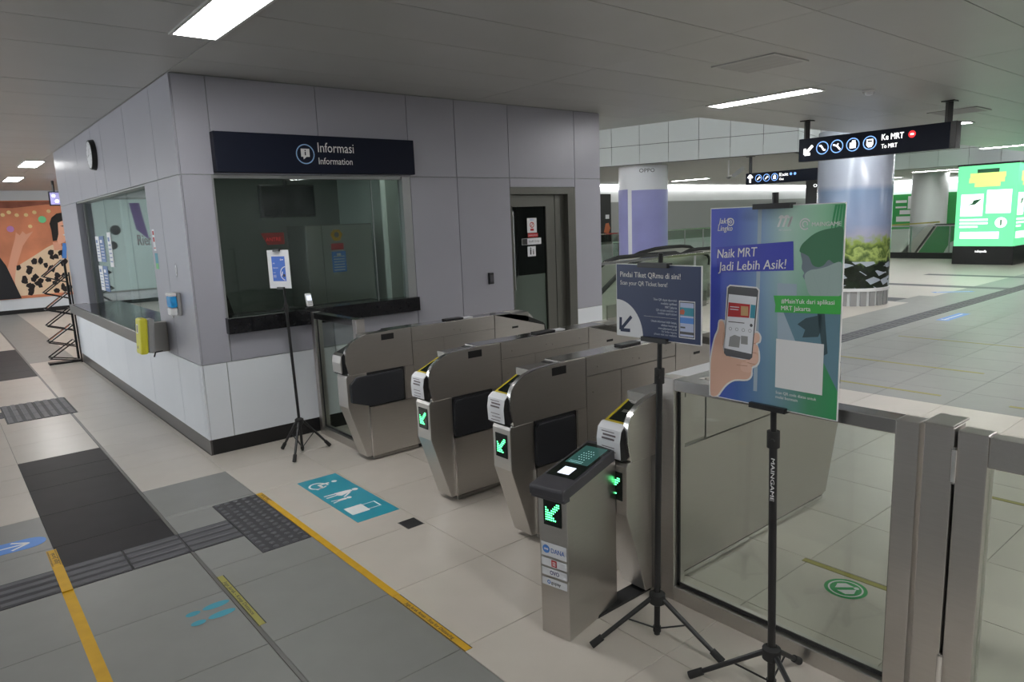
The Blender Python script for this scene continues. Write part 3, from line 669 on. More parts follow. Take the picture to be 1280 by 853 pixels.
b = MB(); F.rect(b, .0, .15, -.12, -.05, .0008); part('red_sticker', b, 'red', t)
b = MB(); F.rect(b, 0, .17, -.37, -.14, .0008); part('blue_sticker', b, 'bluearrow', t); b = MB(); [F.rect(b, .02, .15, -.35+.03*k, -.34+.03*k, .0012) for k in range(6)]; F.rect(b, .06, .11, -.20, -.16, .0012); part('sticker_print', b, 'paper', t)
t = thing('desk', 'dark desk top behind the front window', 'desk', (1.0, .4, 0)); part('desk_top', MB().box(.2, 1.95, .16, .75, 1.02, 1.06), 'black_matte', t, bevel=.004)
for x, y in ((.25, .2), (1.9, .2), (.25, .7), (1.9, .7)): part('leg', MB().box(x-.02, x+.02, y-.02, y+.02, 0, 1.02), 'black_matte', t)
t = thing('laptop', 'dark open laptop at the left end of the desk inside the booth', 'laptop', (.33, .33, 1.06)); part('keyboard_base', MB().box(.2, .44, .24, .44, 1.06, 1.075), 'black', t, bevel=.003)
b = MB(); b.add([(.2, .43, 1.075), (.44, .43, 1.075), (.40, .48, 1.29), (.2, .48, 1.29), (.2, .44, 1.075), (.44, .44, 1.075), (.40, .49, 1.29), (.2, .49, 1.29)], [(0,1,2,3),(7,6,5,4),(0,4,5,1),(1,5,6,2),(2,6,7,3),(3,7,4,0)]); part('lid', b, 'black', t)
t = thing('window_reflection', 'dark red arrow shaped reflection painted on the front window behind the small stand', 'sticker', (.70, .05, 1.6)); F = Print((.60, .0545, 1.66), U)  # red-brown reflection in the glass, painted as flat shapes
b = MB(); F.poly(b, [(0, .12), (.2, .12), (.2, .02), (.05, .02)], .0005); part('sheet', b, 'red_dark', t); b = MB(); F.rect(b, .10, .18, -.22, -.10, .0005); part('lower_reflection', b, 'red_dark', t)
b = MB(); F.text(b, 'ANTRE', .04, .05, .045, .001, width=.13); part('lettering', b, 'red', t)
t = thing('handheld_scanner', 'small white handheld terminal with lit screen standing on the front sill', 'scanner', (.94, -.03, 1.112))
part('stand', MB().box(.90, .98, -.055, -.005, 1.112, 1.125), 'black', t, bevel=.004)
part('neck', MB().tube((.94, -.03, 1.12), (.93, -.025, 1.16), .008), 'black', t)
b = MB(); b.add([(.907,-.055,1.135),(.965,-.055,1.135),(.965,-.03,1.135),(.907,-.03,1.135),(.897,-.045,1.25),(.955,-.045,1.25),(.955,-.02,1.25),(.897,-.02,1.25)], [(0,3,2,1),(4,5,6,7),(0,1,5,4),(1,2,6,5),(2,3,7,6),(3,0,4,7)])
part('casing', b, 'white', t, bevel=.01); F = Print((.907, -.0565, 1.135), (1, 0, 0), (-.085, .085, 1))
b = MB(); F.rect(b, .008, .05, .055, .095, .0015); part('screen', b, 'screen_white', t); b = MB(); [F.disc(b, .015+.014*i, .02+.013*j, .0035, .0015, 8) for i in range(3) for j in range(3)]; part('keys', b, 'ink_soft', t)

# ================================================================== TICKET GATES
def cheek_profile():
    pts = [(1.305, .70), (.745, .70), (.735, .74), (.722, .80), (.725, .86)]
    for k in range(1, 9):
        a = k/8; t_ = a*PI/2
        pts.append((.725+(.245)*(1-math.cos(t_)) if k < 9 else 0, .86+.135*math.sin(t_)))
    pts += [(1.10, 1.0), (1.305, 1.0)]
    return pts
def build_gate(first, dark_pad=True, left_pad=False, screen=True, plain=False):
    W = .165; X0, X1 = .72, 2.735; XC = (X0+X1)/2; YC = W/2
    labels = {1: 'far steel ticket gate by the booth wall, without lit arrow'}
    t = thing('ticket_gate', '', 'ticket gate', (XC, YC, 0))
    rot = lambda pts: [(2*XC-x, z) for x, z in pts]
    part('plinth', MB().box(.93, 2.52, .02, W-.02, 0, .03), 'black_matte', t)
    part('core', MB().box(.90, 2.555, .012, W-.012, .03, .985), 'steel_dark', t)
    leg = [(.73, .70), (.72, .68), (.72, .45), (.85, .035), (.895, .035), (.895, .70)]
    for fl in (0, 1):
        pr = rot(leg) if fl else leg
        part('pedestal', MB().prism(pr, .006, W-.006, 'y'), 'steel_h', t, bevel=.004)
        # side cheek with rounded nose: near side at the front end, far side at the other end
        y0, y1 = (0, .022) if not fl else (W-.022, W)
        cp_ = rot(cheek_profile()) if fl else cheek_profile()
        ck = part('side_cheek', MB().prism(cp_, y0, y1, 'y'), 'steel', t, bevel=.003)
        rim = cheek_profile()[1:-1]; cxr, czr = 1.0, .80
        inn = [(x+(cxr-x)*.012, z+(czr-z)*.012) for x, z in rim]; out = [(x-(cxr-x)*.006, z-(czr-z)*.006) for x, z in rim]
        b = MB(); n_ = len(rim); sg = [(2*XC-x, z) if fl else (x, z) for x, z in out]; si = [(2*XC-x, z) if fl else (x, z) for x, z in inn]
        yy0, yy1 = y0-.0015, y1+.004
        b.add([(p[0], yv, p[1]) for p in sg for yv in (yy0, yy1)]+[(p[0], yv, p[1]) for p in si for yv in (yy0, yy1)],
              [(2*i, 2*i+1, 2*i+3, 2*i+2) for i in range(n_-1)]+[(2*i, 2*i+2, 2*n_+2*i+2, 2*n_+2*i) for i in range(n_-1)]+[(2*i+1, 2*n_+2*i+1, 2*n_+2*i+3, 2*i+3) for i in range(n_-1)])
        part('bright_nose_rim', b, 'steel_edge', t, smooth=True)  # polished rim; lighter steel adds the light reflected by the nose edge
        # opposite flat cover sloping down to the nose
        y0, y1 = (W-.012, W) if not fl else (0, .012)
        pl = [(1.305, .70), (.745, .70), (.722, .80), (.726, .845), (1.30, .998)]
        if fl: pl = rot(pl)
        part('sloping_side_cover', MB().prism(pl, y0, y1, 'y'), 'steel', t)
        y0, y1 = (.022, W-.012) if not fl else (.012, W-.022)
        ins = [(1.305, .72), (.70, .71), (.695, .80), (.705, .85), (.725, .868), (.93, .955), (1.12, .992), (1.305, .996)]
        if fl: ins = rot(ins)
        part('reader_housing', MB().prism(ins, y0, y1, 'y'), 'black' if fl == 0 or 1 else 'steel', t, bevel=.002)
    # front slope graphics
    F = Print((.728, .022, .8705), (0, 1, 0)); sl_ = Vector((.205, 0, .087)).normalized(); F.u = Vector((0, -1, 0)); F.o = Vector((.728, W-.012, .8705)); F.v = sl_; F.n = F.u.cross(F.v)
    if screen:
        b = MB(); Wd = W-.034; F.rect(b, 0, Wd, 0, .215, .001); part('yellow_border', b, mat('gy', 'B5A21C', .4), t)
        b = MB(); F.rect(b, .016, Wd-.008, .024, .200, .0016); part('reader_glass', b, 'led_black', t)
        b = MB(); F.rect(b, .04, .10, .09, .11, .002); part('reader_mark', b, 'steel_edge', t)
        # paper wrapped round the nose
        pp = [(.694, .722), (.690, .80), (.700, .853), (.722, .872), (.735, .877), (.735, .873), (.723, .868), (.704, .849), (.694, .80), (.698, .722)]
        part('paper_cover', MB().prism(pp[::-1], .020, W-.006, 'y'), 'paper', t)
        F2 = Print((.6895, W-.01, .722), (0, -1, 0)); b = MB()
        for k in range(7):
            if k != 3: F2.rect(b, .03+.008*(k % 2), .115-.008*((k+1) % 2), .012+.018*k, .016+.018*k+(.005 if k in (4, 5) else 0), .0022)
        part('paper_print', b, mat('pinkink', '6D6468', .6), t)
    else:
        pp = [(.694, .722), (.690, .80), (.700, .853), (.722, .870), (.704, .849), (.702, .722)]
        part('nose_cap', MB().prism(pp[::-1], .020, W-.006, 'y'), 'steel_h', t)
    # LED arrow
    if screen:
        part('display_panel', MB().box(.7165, .7215, .032, .132, .517, .652), 'led_black', t)
        F3 = Print((.7160, .132, .517), (0, -1, 0)); b = MB()
        pat = ["......#", ".....##", "#...##.", "##.##..", "#####..", ".####..", "######."]
        pat = ["......##", ".....###", "#...###.", "##.###..", "#####...", "####....", "#####...", "######.."]
        for r, row in enumerate(pat):
            for c, ch in enumerate(row):
                if ch == '#': F3.disc(b, .018+.0095*c, .105-.0105*r, .0040, .0012, 6)
        part('led_arrow', b, 'led', t)
    # middle body panels
    def pn(x0, x1, z0, z1, m='steel', nm='side_panel'):
        b = MB(); b.box(x0+.002, x1-.002, 0, .014, z0+.002, z1-.002); part(nm, b, m, t)
        c = MB(); c.box(2*XC-x1+.002, 2*XC-x0-.002, W-.014, W, z0+.002, z1-.002); part(nm, c, m, t)
    if plain:
        for (a, c_, z0, z1) in ((1.308, 2.60, .69, 1.0), (.952, 2.56, .035, .685)):
            b = MB(); b.box(a+.002, c_-.002, -.003, .014, z0+.002, z1-.002); part('side_panel', b, 'steel', t)
        b = MB(); b.box(.93, .948, -.008, .012, .035, .69); part('guide_strip', b, 'steel_edge', t)
        b = MB(); b.box(.95, 2.54, -.006, .01, .012, .034); part('foot_strip', b, 'steel_edge', t)
    else:
        pn(1.308, 2.148, .882, 1.0, nm='top_rail_panel')
        pn(1.308, 1.612, .035, .88); pn(1.612, 2.148, .035, .88)
    b = MB(); b.box(1.12, 2.34, .012, W-.012, .984, 1.0); part('top_plate', b, mat('steel_top', (.50, .49, .48), .16, 1, .05, 3), t)
    # service door, pad and guide strips on each lane side
    for fl in ((0, 1) if not plain else (1,)):
        def bx(x0, x1, d0, d1, z0, z1):
            b = MB()
            if fl: b.box(2*XC-x1, 2*XC-x0, W-d1, W-d0, z0, z1)
            else: b.box(x0, x1, d0, d1, z0, z1)
            return b
        part('service_door', bx(.897, 1.306, -.004, .016, .035, .425), 'steel_h', t, bevel=.002)
        part('door_edge', bx(.888, .897, -.006, .012, .035, .425), 'steel_edge', t)
        part('recess', bx(.897, 1.215, .0055, .0125, .428, .698), 'black_matte', t)
        part('guide_strip', bx(1.217, 1.228, -.002, .014, .43, .695), 'steel_edge', t)
        part('side_panel', bx(1.232, 1.306, 0, .014, .43, .697), 'steel', t)
        if dark_pad:
            if left_pad and not fl: prf = [(.745, .49), (.90, .438), (1.19, .442), (1.20, .452), (1.20, .672), (1.19, .682), (.80, .678), (.742, .63)]
            else: prf = [(.905, .437), (1.19, .437), (1.198, .445), (1.198, .675), (1.19, .683), (.915, .683), (.897, .66), (.893, .46)]
            if fl: prf = [(2*XC-x, z) for x, z in prf]
            y0, y1 = (-.016, .012) if not fl else (W-.012, W+.016)
            part('flap_pad', MB().prism(prf, y0, y1, 'y'), 'pad', t, bevel=.006)
    b = MB(); b.box(1.035, 1.145, -.0015, .003, .932, .978); part('sensor_window', b, 'black', t)
    b = MB(); b.box(2.345, 2.415, -.0015, .003, .858, .875); part('slot', b, 'black', t)
    b = MB(); b.box(1.68, 1.86, .05, .12, 1.0, 1.012); part('card_reader_pad', b, 'black', t, bevel=.004)
    b = MB(); b.box(1.86, 1.96, .055, .115, 1.0, 1.006); part('reader_glint', b, 'paper', t)  # pale bar stands in for light reflected on the gate top
    b = MB()
    for x, z in ((1.40, .93), (1.72, .93), (1.78, .92), (2.05, .93), (1.36, .78), (1.36, .5), (2.6, .83)): b.tube((x, .002, z), (x, -.002, z), .004, seg=8)
    part('bolts', b, 'steel_edge', t)
    b = MB(); b.box(.90, 1.31, .001, .02, .008, .03); part('foot_strip', b, 'steel_dark', t)
    return t
g2 = build_gate(0)
g2['group'] = 'ticket gates'
g3 = copy_tree(g2); g4 = build_gate(0, dark_pad=False, plain=True); g1 = build_gate(0, True, True, False)
for g, y, lb in ((g1, -1.084, 'steel ticket gate nearest the booth, with no lit arrow or paper'), (g2, -2.218, 'second steel ticket gate from the booth, lit green arrow'),
                 (g3, -3.013, 'steel ticket gate directly behind the card reader pillar'), (g4, -3.838, 'nearest steel ticket gate, beside the glass barrier and black stand')):
    g.location.y = y+.0825; g['label'] = lb; g['group'] = 'ticket gates'
# sheet lying on gate four
t = thing('paper_sheet', 'white sheet lying on top of the nearest ticket gate', 'paper', (1.55, -3.7, 1.0)); part('sheet', MB().box(1.24, 1.62, -3.755, -3.64, 1.0001, 1.0016), 'paper', t)
t = thing('floor_plate', 'low black cable cover on the floor beside the nearest gate', 'cable cover', (.78, -3.75, 0)); part('cover', MB().prism([(.55, 0), (.96, 0), (.955, .012), (.56, .012)], -3.80, -3.715, 'y'), 'black_matte', t)

# card reader pillar
kx, ky = .335, -3.842; ka = math.radians(11)
t = thing('reader_pillar', 'free-standing steel ticket scanner pillar with sloping dark head', 'scanner', (kx, ky, 0), ka)
R = Matrix.Translation((kx, ky, 0)) @ Matrix.Rotation(ka, 4, 'Z')
class KB(MB):
    def fin(s): s.v = [tuple(R @ Vector(v)) for v in s.v]; return s
L_, W_ = .39, .15
k_ = KB(); k_.prism([(0, 0), (L_, 0), (L_, .715), (0, .655)], 0, W_, 'y'); part('pillar_body', k_.fin(), 'steel', t, bevel=.003)
k_ = KB(); k_.prism([(-.045, .655), (.01, .655), (L_+.02, .718), (L_+.028, .725), (L_+.024, .768), (-.04, .700), (-.047, .69)], -.012, W_+.012, 'y'); part('head', k_.fin(), 'plastic_dark', t, bevel=.006)
k_ = KB(); k_.prism([(-.035, .64), (.008, .64), (.008, .69), (-.04, .69)], -.012, W_+.012, 'y'); part('head_lip', k_.fin(), 'plastic_dark', t, bevel=.004)
def kp(x, y, z): return R @ Vector((x, y, z))
sv = (kp(L_+.024, 0, .768)-kp(-.04, 0, .700)); su = (kp(0, 0, 0)-kp(0, 1, 0))
F = Print(kp(-.04, W_+.012, .7003), su, sv)
b = MB(); F.rect(b, .014, .160, .10, .43, .001); part('reader_glass', b, 'led_black', t)
b = MB(); F.rect(b, .028, .146, .225, .40, .0016); part('screen', b, 'teal_screen', t)
b = MB(); [F.disc(b, .061+.013*i, .31+.02*j, .0035, .002, 6) for i in range(5) for j in range(-2, 3) if abs(i-2)+abs(j) < 4]; [F.rect(b, .04, .11, .235+.012*q, .238+.012*q, .002) for q in range(2)]; part('screen_print', b, mat('scrtxt', (.3, .6, .6), .4, emit=.6), t)
b = MB(); F.rect(b, .055, .115, .125, .190, .0016); part('card_target', b, 'screen_white', t)
F = Print(kp(-.0008, W_, 0), su, (0, 0, 1))
b = MB(); F.rect(b, .028, .122, .512, .640, .0012); part('display_panel', b, 'led_black', t)
b = MB()
pat = ["......##", ".....###", "#...###.", "##.###..", "#####...", "####....", "#####...", "######.."]
for r, row in enumerate(pat):
    for c, ch in enumerate(row):
        if ch == '#': F.disc(b, .042+.0095*c, .612-.0105*r, .0040, .002, 6)
part('led_arrow', b, 'led', t)
ys = [(.368, .432), (.322, .358), (.278, .313), (.232, .267)]
for i, (z0, z1) in enumerate(ys):
    b = MB(); F.rect(b, .010, .142, z0, z1, .001); s_ = part('payment_sticker', b, 'paper', t)
    b = MB()
    if i == 0:
        F.text(b, 'DANA', .062, .388, .03, .0016, width=.07, bold=.01); part('lettering', b, mat('dblue', '2C62B8', .5), s_)
        b = MB(); F.disc(b, .036, .400, .019, .0015); part('emblem', b, 'bluearrow', s_); b = MB(); F.poly(b, [(.024, .40), (.030, .406), (.036, .401), (.042, .406), (.048, .40), (.042, .394), (.036, .399), (.030, .394)], .002); part('emblem_wave', b, 'paper', s_)
    elif i == 1:
        F.rect(b, .062, .090, .325, .355, .0016); part('emblem', b, 'red', s_); b = MB(); [F.rect(b, .068, .084, .331+.007*q, .334+.007*q, .002) for q in range(3)]; part('emblem_print', b, 'paper', s_)
    elif i == 2: F.text(b, 'OVO', .053, .286, .027, .0016, width=.048, bold=.010); part('lettering', b, mat('ovo', '4A3F86', .5), s_)
    else:
        F.text(b, 'gopay', .058, .243, .022, .0016, width=.05, bold=.01); part('lettering', b, 'ink_soft', s_); b = MB(); F.ring(b, .046, .249, .005, .009, .0016); part('emblem', b, 'bluearrow', s_)

# ================================================================== GLASS BARRIERS
def barrier(x, y0, y1, zt, lbl, extra=None, postw=.075, depth=.085):
    t = thing('glass_barrier', lbl, 'barrier', (x, (y0+y1)/2, 0))
    a, c = x-depth/2, x+depth/2
    part('post', MB().box(a, c, y0, y0+postw, 0, zt-.001), 'steel', t, bevel=.003); part('post', MB().box(a, c, y1-postw, y1, 0, zt-.001), 'steel', t, bevel=.003)
    part('top_rail', MB().box(a, c, y0+postw, y1-postw, zt-.055, zt-.001), mat('steel_top', (.50, .49, .48), .16, 1, .05, 3), t, bevel=.003)
    part('bottom_rail', MB().box(a, c, y0+postw, y1-postw, .0, .07), 'steel_h', t, bevel=.003)
    part('glass_pane', MB().box(x-.005, x+.005, y0+postw-.004, y1-postw+.004, .068, zt-.053), M['glass'], t)
    b = MB(); b.box(x-.012, x-.005, y0+postw, y1-postw, .07, .085); b.box(x-.012, x-.005, y1-postw-.012, y1-postw, .07, zt-.055); b.box(x-.012, x-.005, y0+postw, y0+postw+.012, .07, zt-.055)
    part('glazing_gasket', b, 'rubber', t)
    return t
barrier(.965, -4.955, -3.862, 1.075, 'framed glass barrier panel behind the two black stands')
barrier(.955, -.915, -.075, 1.09, 'framed glass barrier between the booth and the far gate', postw=.06, depth=.075)
# hinged gate at right
t = thing('glass_gate', 'hinged steel and glass gate at the right frame edge', 'gate', (.965, -5.6, 0))
part('fixed_post', MB().box(.92, 1.02, -5.062, -4.972, 0, 1.078), 'steel', t, bevel=.003)
part('post_cap', MB().box(.915, 1.06, -5.060, -4.968, 1.078, 1.086), 'steel_h', t, bevel=.003)
lf = part('door_stile', MB().box(.925, 1.0, -5.158, -5.070, .02, 1.072), 'steel', t, bevel=.003)
part('door_rail', MB().box(.93, .995, -6.2, -5.158, .965, 1.066), 'steel_h', t, bevel=.003)
part('door_rail', MB().box(.93, .995, -6.2, -5.158, .02, .10), 'steel_h', t, bevel=.003)
part('door_stile', MB().box(.925, 1.0, -6.29, -6.2, .02, 1.072), 'steel', t, bevel=.003)
part('glass_pane', MB().box(.958, .968, -6.2, -5.158, .10, .965), M['glass'], t)
part('shadow_gap', MB().box(.95, .99, -5.070, -5.062, .02, 1.06), 'black', t)
for z in (.955, .215):
    h = part('hinge', MB().tube((.918, -5.066, z-.055), (.918, -5.066, z+.055), .010), 'steel_edge', t, smooth=True)
    part('hinge_pin', MB().tube((.918, -5.066, z-.062), (.918, -5.066, z+.062), .0065), 'steel_dark', h, smooth=True)

# ================================================================== TRIPOD STANDS
def stand(lbl, base, feet, hub_z, top, pole_top_z, clips, r=.013):
    bx_, by_ = base; t = thing('sign_stand', lbl, 'stand', (bx_, by_, 0))
    tx, ty, tz = top
    P0 = Vector((bx_, by_, .02)); P1 = Vector(top)
    at = lambda z: P0+(P1-P0)*((z-P0.z)/(P1.z-P0.z))
    part('pole', MB().tube(at(.02), at(tz*.90), r, seg=16), 'black', t, smooth=True)
    part('upper_pole', MB().tube(at(tz*.88), at(pole_top_z), r*.75, seg=16), 'black', t, smooth=True)
    c = part('height_collar', MB().tube(at(tz*.89-.03), at(tz*.89+.03), r*1.55, seg=16), 'rubber', t, smooth=True)
    kb = at(tz*.89); part('collar_knob', MB().tube(kb, kb+Vector((-.03, -.012, 0)), .008, seg=10), 'rubber', c, smooth=True)
    h = at(hub_z); part('leg_hub', MB().lathe([(.02, -.03), (.034, -.02), (.034, .02), (.02, .03)], h.x, h.y, h.z, 16), 'rubber', t, smooth=True)
    low = at(.045)
    part('lower_collar', MB().tube(low-Vector((0, 0, .012)), low+Vector((0, 0, .012)), r*1.3, seg=12), 'rubber', t, smooth=True)
    for fx, fy in feet:
        f = Vector((fx, fy, .016)); d = (Vector((fx, fy, 0))-Vector((h.x, h.y, 0))).normalized(); s0 = h+d*.03
        dd = (f-s0).normalized()
        lg = part('leg', MB().tube(s0, f-dd*.02, .0105, .0095, 12), 'black', t, smooth=True)
        part('rubber_foot', MB().tube(f-dd*.055, f+dd*.002, .0145, .0155, 12), 'rubber', lg, smooth=True)
        mid = s0+(f-s0)*.42
        part('leg_brace', MB().tube(mid, low, .0038, seg=8), 'black', t)
    return t, at
def board(name, lbl, cat, q, w_, h_, face, edge='white', thick=.005):
    x, y, z, yaw = q; t = thing(name, lbl, cat, (x, y, z), yaw)
    u = Vector((math.cos(yaw), math.sin(yaw), 0)); O = Vector((x, y, z))-u*w_/2-Vector((0, 0, h_/2)); F = Print(O, u)
    b = MB(); b.add([F.P(a, c, e) for e in (-thick, 0) for a, c in ((0, 0), (w_, 0), (w_, h_), (0, h_))], [(0,3,2,1),(4,5,6,7),(0,1,5,4),(1,2,6,5),(2,3,7,6),(3,0,4,7)])
    part('backing_board', b, edge, t)
    b = MB(); e = .003; F.rect(b, e, w_-e, e, h_-e, .0003); part('printed_face', b, face, t)
    return t, F
def clip(t, F, u0, u1, edge, sg, d=.02):
    # U-shaped clip gripping the board edge without cutting into it
    prof = [(-.014, -.011), (-.0058, -.011), (-.0058, .0008), (.0032, .0008), (.0032, -.011), (d, -.011), (d, .007), (-.014, .007)]
    n = len(prof); vs = [F.P(u, edge+sg*c, e) for u in (u0, u1) for e, c in prof]
    b = MB(); b.add(vs, [tuple(range(n)), tuple(range(2*n-1, n-1, -1))]+[(i, i+n, (i+1) % n+n, (i+1) % n) for i in range(n)])
    part('board_clip', b, 'black', t)
def gradient(name, c0, c1, axis_vec, rough=.4, noise=0):
    """printed colour ramp across a sheet (object space of the thing)"""
    m = D.materials.new(name); m.use_nodes = True; nt = m.node_tree; bs = nt.nodes['Principled BSDF']; bs.inputs['Roughness'].default_value = rough
    tc = nt.nodes.new('ShaderNodeTexCoord'); dt = nt.nodes.new('ShaderNodeVectorMath'); dt.operation = 'DOT_PRODUCT'; dt.inputs[1].default_value = axis_vec
    nt.links.new(tc.outputs['Object'], dt.inputs[0]); cr = nt.nodes.new('ShaderNodeValToRGB')
    while len(cr.color_ramp.elements) > 1: cr.color_ramp.elements.remove(cr.color_ramp.elements[0])
    st = c0; cr.color_ramp.elements[0].position = st[0][0]; cr.color_ramp.elements[0].color = lin(st[0][1])
    for p, c in st[1:]: e = cr.color_ramp.elements.new(p); e.color = lin(c)
    ad = nt.nodes.new('ShaderNodeMath'); ad.operation = 'ADD'; ad.inputs[1].default_value = .5
    nt.links.new(dt.outputs['Value'], ad.inputs[0]); src = ad.outputs[0]
    if noise:
        n = nt.nodes.new('ShaderNodeTexNoise'); n.inputs['Scale'].default_value = 6; nt.links.new(tc.outputs['Object'], n.inputs[0])
        mu = nt.nodes.new('ShaderNodeMath'); mu.operation = 'MULTIPLY_ADD'; mu.inputs[1].default_value = noise; mu.inputs[2].default_value = -noise/2
        nt.links.new(n.outputs[0], mu.inputs[0]); a2 = nt.nodes.new('ShaderNodeMath'); nt.links.new(src, a2.inputs[0]); nt.links.new(mu.outputs[0], a2.inputs[1]); src = a2.outputs[0]
    nt.links.new(src, cr.inputs[0]); nt.links.new(cr.outputs[0], bs.inputs['Base Color']); return m

# --- stand + navy ticket board
st2, at2 = stand('black tripod stand holding the navy ticket board', (.628, -4.075), [(.369, -3.937), (.67, -4.373), (.86, -3.87)], .19, (.618, -4.103, 1.31), 1.655, None)
t, F = board('ticket_board', 'navy board reading Pindai Tiket QRmu di sini on the black stand', 'sign', (.594, -4.107, 1.463, -1.581), .42, .297, mat('navyprint', '2C3A5E', .4))
b = MB(); pts = [(0.003, .003)]+[(.003+.138*math.cos(a), .003+.148*math.sin(a)) for a in [PI/2*i/14 for i in range(15)]]; F.poly(b, pts, .0007); part('white_quarter_disc', b, 'paper', t)
b = MB(); F.arrow(b, .052, .055, .082, .014, math.radians(225), .0011, head=.62); part('arrow', b, mat('navyink', '1E2A4A', .5), t)
b = MB(); F.text(b, 'Pindai Tiket QRmu di sini!', .023, .244, .031, .0008, width=.302, bold=.010); F.text(b, 'Scan your QR Ticket here!', .023, .212, .025, .0008, width=.24); part('headline', b, 'white', t)
b = MB()
for s_, y_, wd, bo in (('Tiket QR dapat diperoleh', .158, .114, .012), ('melalui aplikasi', .144, .076, .012), ('MRT Jakarta', .130, .056, .012), ('QR tickets available on', .117, .1, 0), ('mobile application', .105, .092, 0),
                      ('Untuk informasi lebih lanjut,', .072, .125, .012), ('silakan kunjungi', .059, .075, .012), ('www.jakartamrt.co.id', .046, .09, .012), ('For further inquiries', .034, .072, 0), ('please visit our website', .022, .11, 0)):
    F.text(b, s_, .308, y_, .0125, .0008, width=wd, bold=bo, align='r')
part('body_text', b, mat('softwhite', 'B9C0CE', .5), t)
b = MB(); F.rect(b, .146, .307, .092, .0928, .0008); part('rule', b, 'white', t)
b = MB(); F.rect(b, .318, .392, .022, .164, .0007); ph = part('phone_picture', b, 'paper', t)
b = MB(); F.rect(b, .3215, .3885, .026, .160, .0011); part('phone_bezel', b, 'ink', ph); b = MB(); F.rect(b, .324, .386, .029, .157, .0014); part('phone_display', b, mat('lav', 'B9C3E0', .5), ph)
b = MB(); F.rect(b, .324, .386, .108, .139, .0018); part('banner', b, 'teal_foot', ph); b = MB(); F.poly(b, [(.324, .112), (.342, .112), (.346, .125), (.338, .134), (.324, .128)], .0021); part('banner_detail', b, mat('orangeprint', 'C0644A', .5), ph)
b = MB(); F.rect(b, .324, .386, .079, .101, .0018); part('card', b, 'bluearrow', ph); b = MB(); F.rect(b, .326, .348, .060, .066, .0018); F.rect(b, .324, .386, .037, .047, .0018); part('footer', b, 'ink_soft', ph)
clip(st2, F, .13, .275, .297, 1); clip(st2, F, .145, .27, 0, -1)

# --- stand + tall poster
st3, at3 = stand('black tripod stand holding the tall blue and green poster', (.660, -4.592), [(.505, -4.335), (.895, -4.575), (.515, -4.86)], .165, (.660, -4.573, 1.12), 1.86, None, r=.0145)
F = Print(Vector((.657-.0150, -4.592, .58)), (0, 0, -1), (0, -1, 0)); F.n = Vector((-1, 0, 0)); F.u = Vector((0, 0, -1)); F.v = Vector((0, -1, 0)); F.o = Vector((.6445, -4.5835, .93))
b = MB(); F.text(b, 'MAINGAME', 0, -.006, .021, .0006, width=.16, bold=.01); part('pole_lettering', b, 'white', st3)
YP = -1.607
pm = gradient('poster_gradient', [(0.0, '4149B8'), (.30, '4A59B0'), (.47, '7F93A8'), (.62, '8DBDA0'), (.85, '67A87B'), (1.0, '4E9A66')], None, (2.0, 0, .15)) if False else None
pm = D.materials.new('poster_print'); pm.use_nodes = True; nt = pm.node_tree; bs = nt.nodes['Principled BSDF']; bs.inputs['Roughness'].default_value = .35
tc = nt.nodes.new('ShaderNodeTexCoord'); sp = nt.nodes.new('ShaderNodeSeparateXYZ'); nt.links.new(tc.outputs['Object'], sp.inputs[0])
def ramp(src, a0, a1, stops):
    mr = nt.nodes.new('ShaderNodeMapRange'); mr.inputs[1].default_value = a0; mr.inputs[2].default_value = a1; nt.links.new(src, mr.inputs[0])
    cr = nt.nodes.new('ShaderNodeValToRGB'); el = cr.color_ramp.elements
    el[0].position = stops[0][0]; el[0].color = lin(stops[0][1]); el[1].position = stops[-1][0]; el[1].color = lin(stops[-1][1])
    for p, c in stops[1:-1]: e = el.new(p); e.color = lin(c)
    nt.links.new(mr.outputs[0], cr.inputs[0]); return cr.outputs[0]
ctop = ramp(sp.outputs['X'], -.25, .25, [(0, '4450C4'), (.22, '4A60BC'), (.42, '86A4CC'), (.60, 'B8D8CC'), (.85, '98CCAA'), (1, '6DB586')])
cbot = ramp(sp.outputs['X'], -.25, .25, [(0, '4450BE'), (.25, '4366A8'), (.48, '6E92AC'), (.60, '7298A0'), (.80, '4A9068'), (1, '35945A')])
mrz = nt.nodes.new('ShaderNodeMapRange'); mrz.inputs[1].default_value = -.2; mrz.inputs[2].default_value = .3; nt.links.new(sp.outputs['Z'], mrz.inputs[0])
mx = nt.nodes.new('ShaderNodeMix'); mx.data_type = 'RGBA'; nt.links.new(mrz.outputs[0], mx.inputs[0]); nt.links.new(cbot, mx.inputs[6]); nt.links.new(ctop, mx.inputs[7])
nt.links.new(mx.outputs[2], bs.inputs['Base Color'])
t, F = board('poster_board', 'tall blue to green poster with a hand holding a phone', 'poster', (.635, -4.566, 1.467, YP), .5, .7, pm)
b = MB(); F.poly(b, [(.274, .44), (.345, .44), (.352, .10), (.284, .10)], .0005); F.poly(b, [(.19, .05), (.205, .05), (.21, .69), (.195, .69)], .0005); part('picture_doorway', b, mat('p1', 'A2B4C2', .5), t)
b = MB(); F.poly(b, smooth([(.352, .548), (.358, .568), (.375, .585), (.40, .604), (.43, .616), (.465, .622), (.494, .622), (.496, .57), (.494, .518), (.470, .512), (.452, .522), (.436, .505), (.418, .498), (.398, .505), (.385, .53), (.368, .54)]), .0009); part('picture_hair', b, mat('p2', '457A5A', .5), t)
b = MB(); F.poly(b, smooth([(.356, .545), (.372, .550), (.40, .54), (.44, .54), (.475, .52), (.47, .45), (.418, .432), (.386, .434), (.377, .45), (.366, .466), (.370, .478), (.361, .492), (.362, .515)]), .0007); part('picture_face', b, mat('p3', '74828C', .5), t)
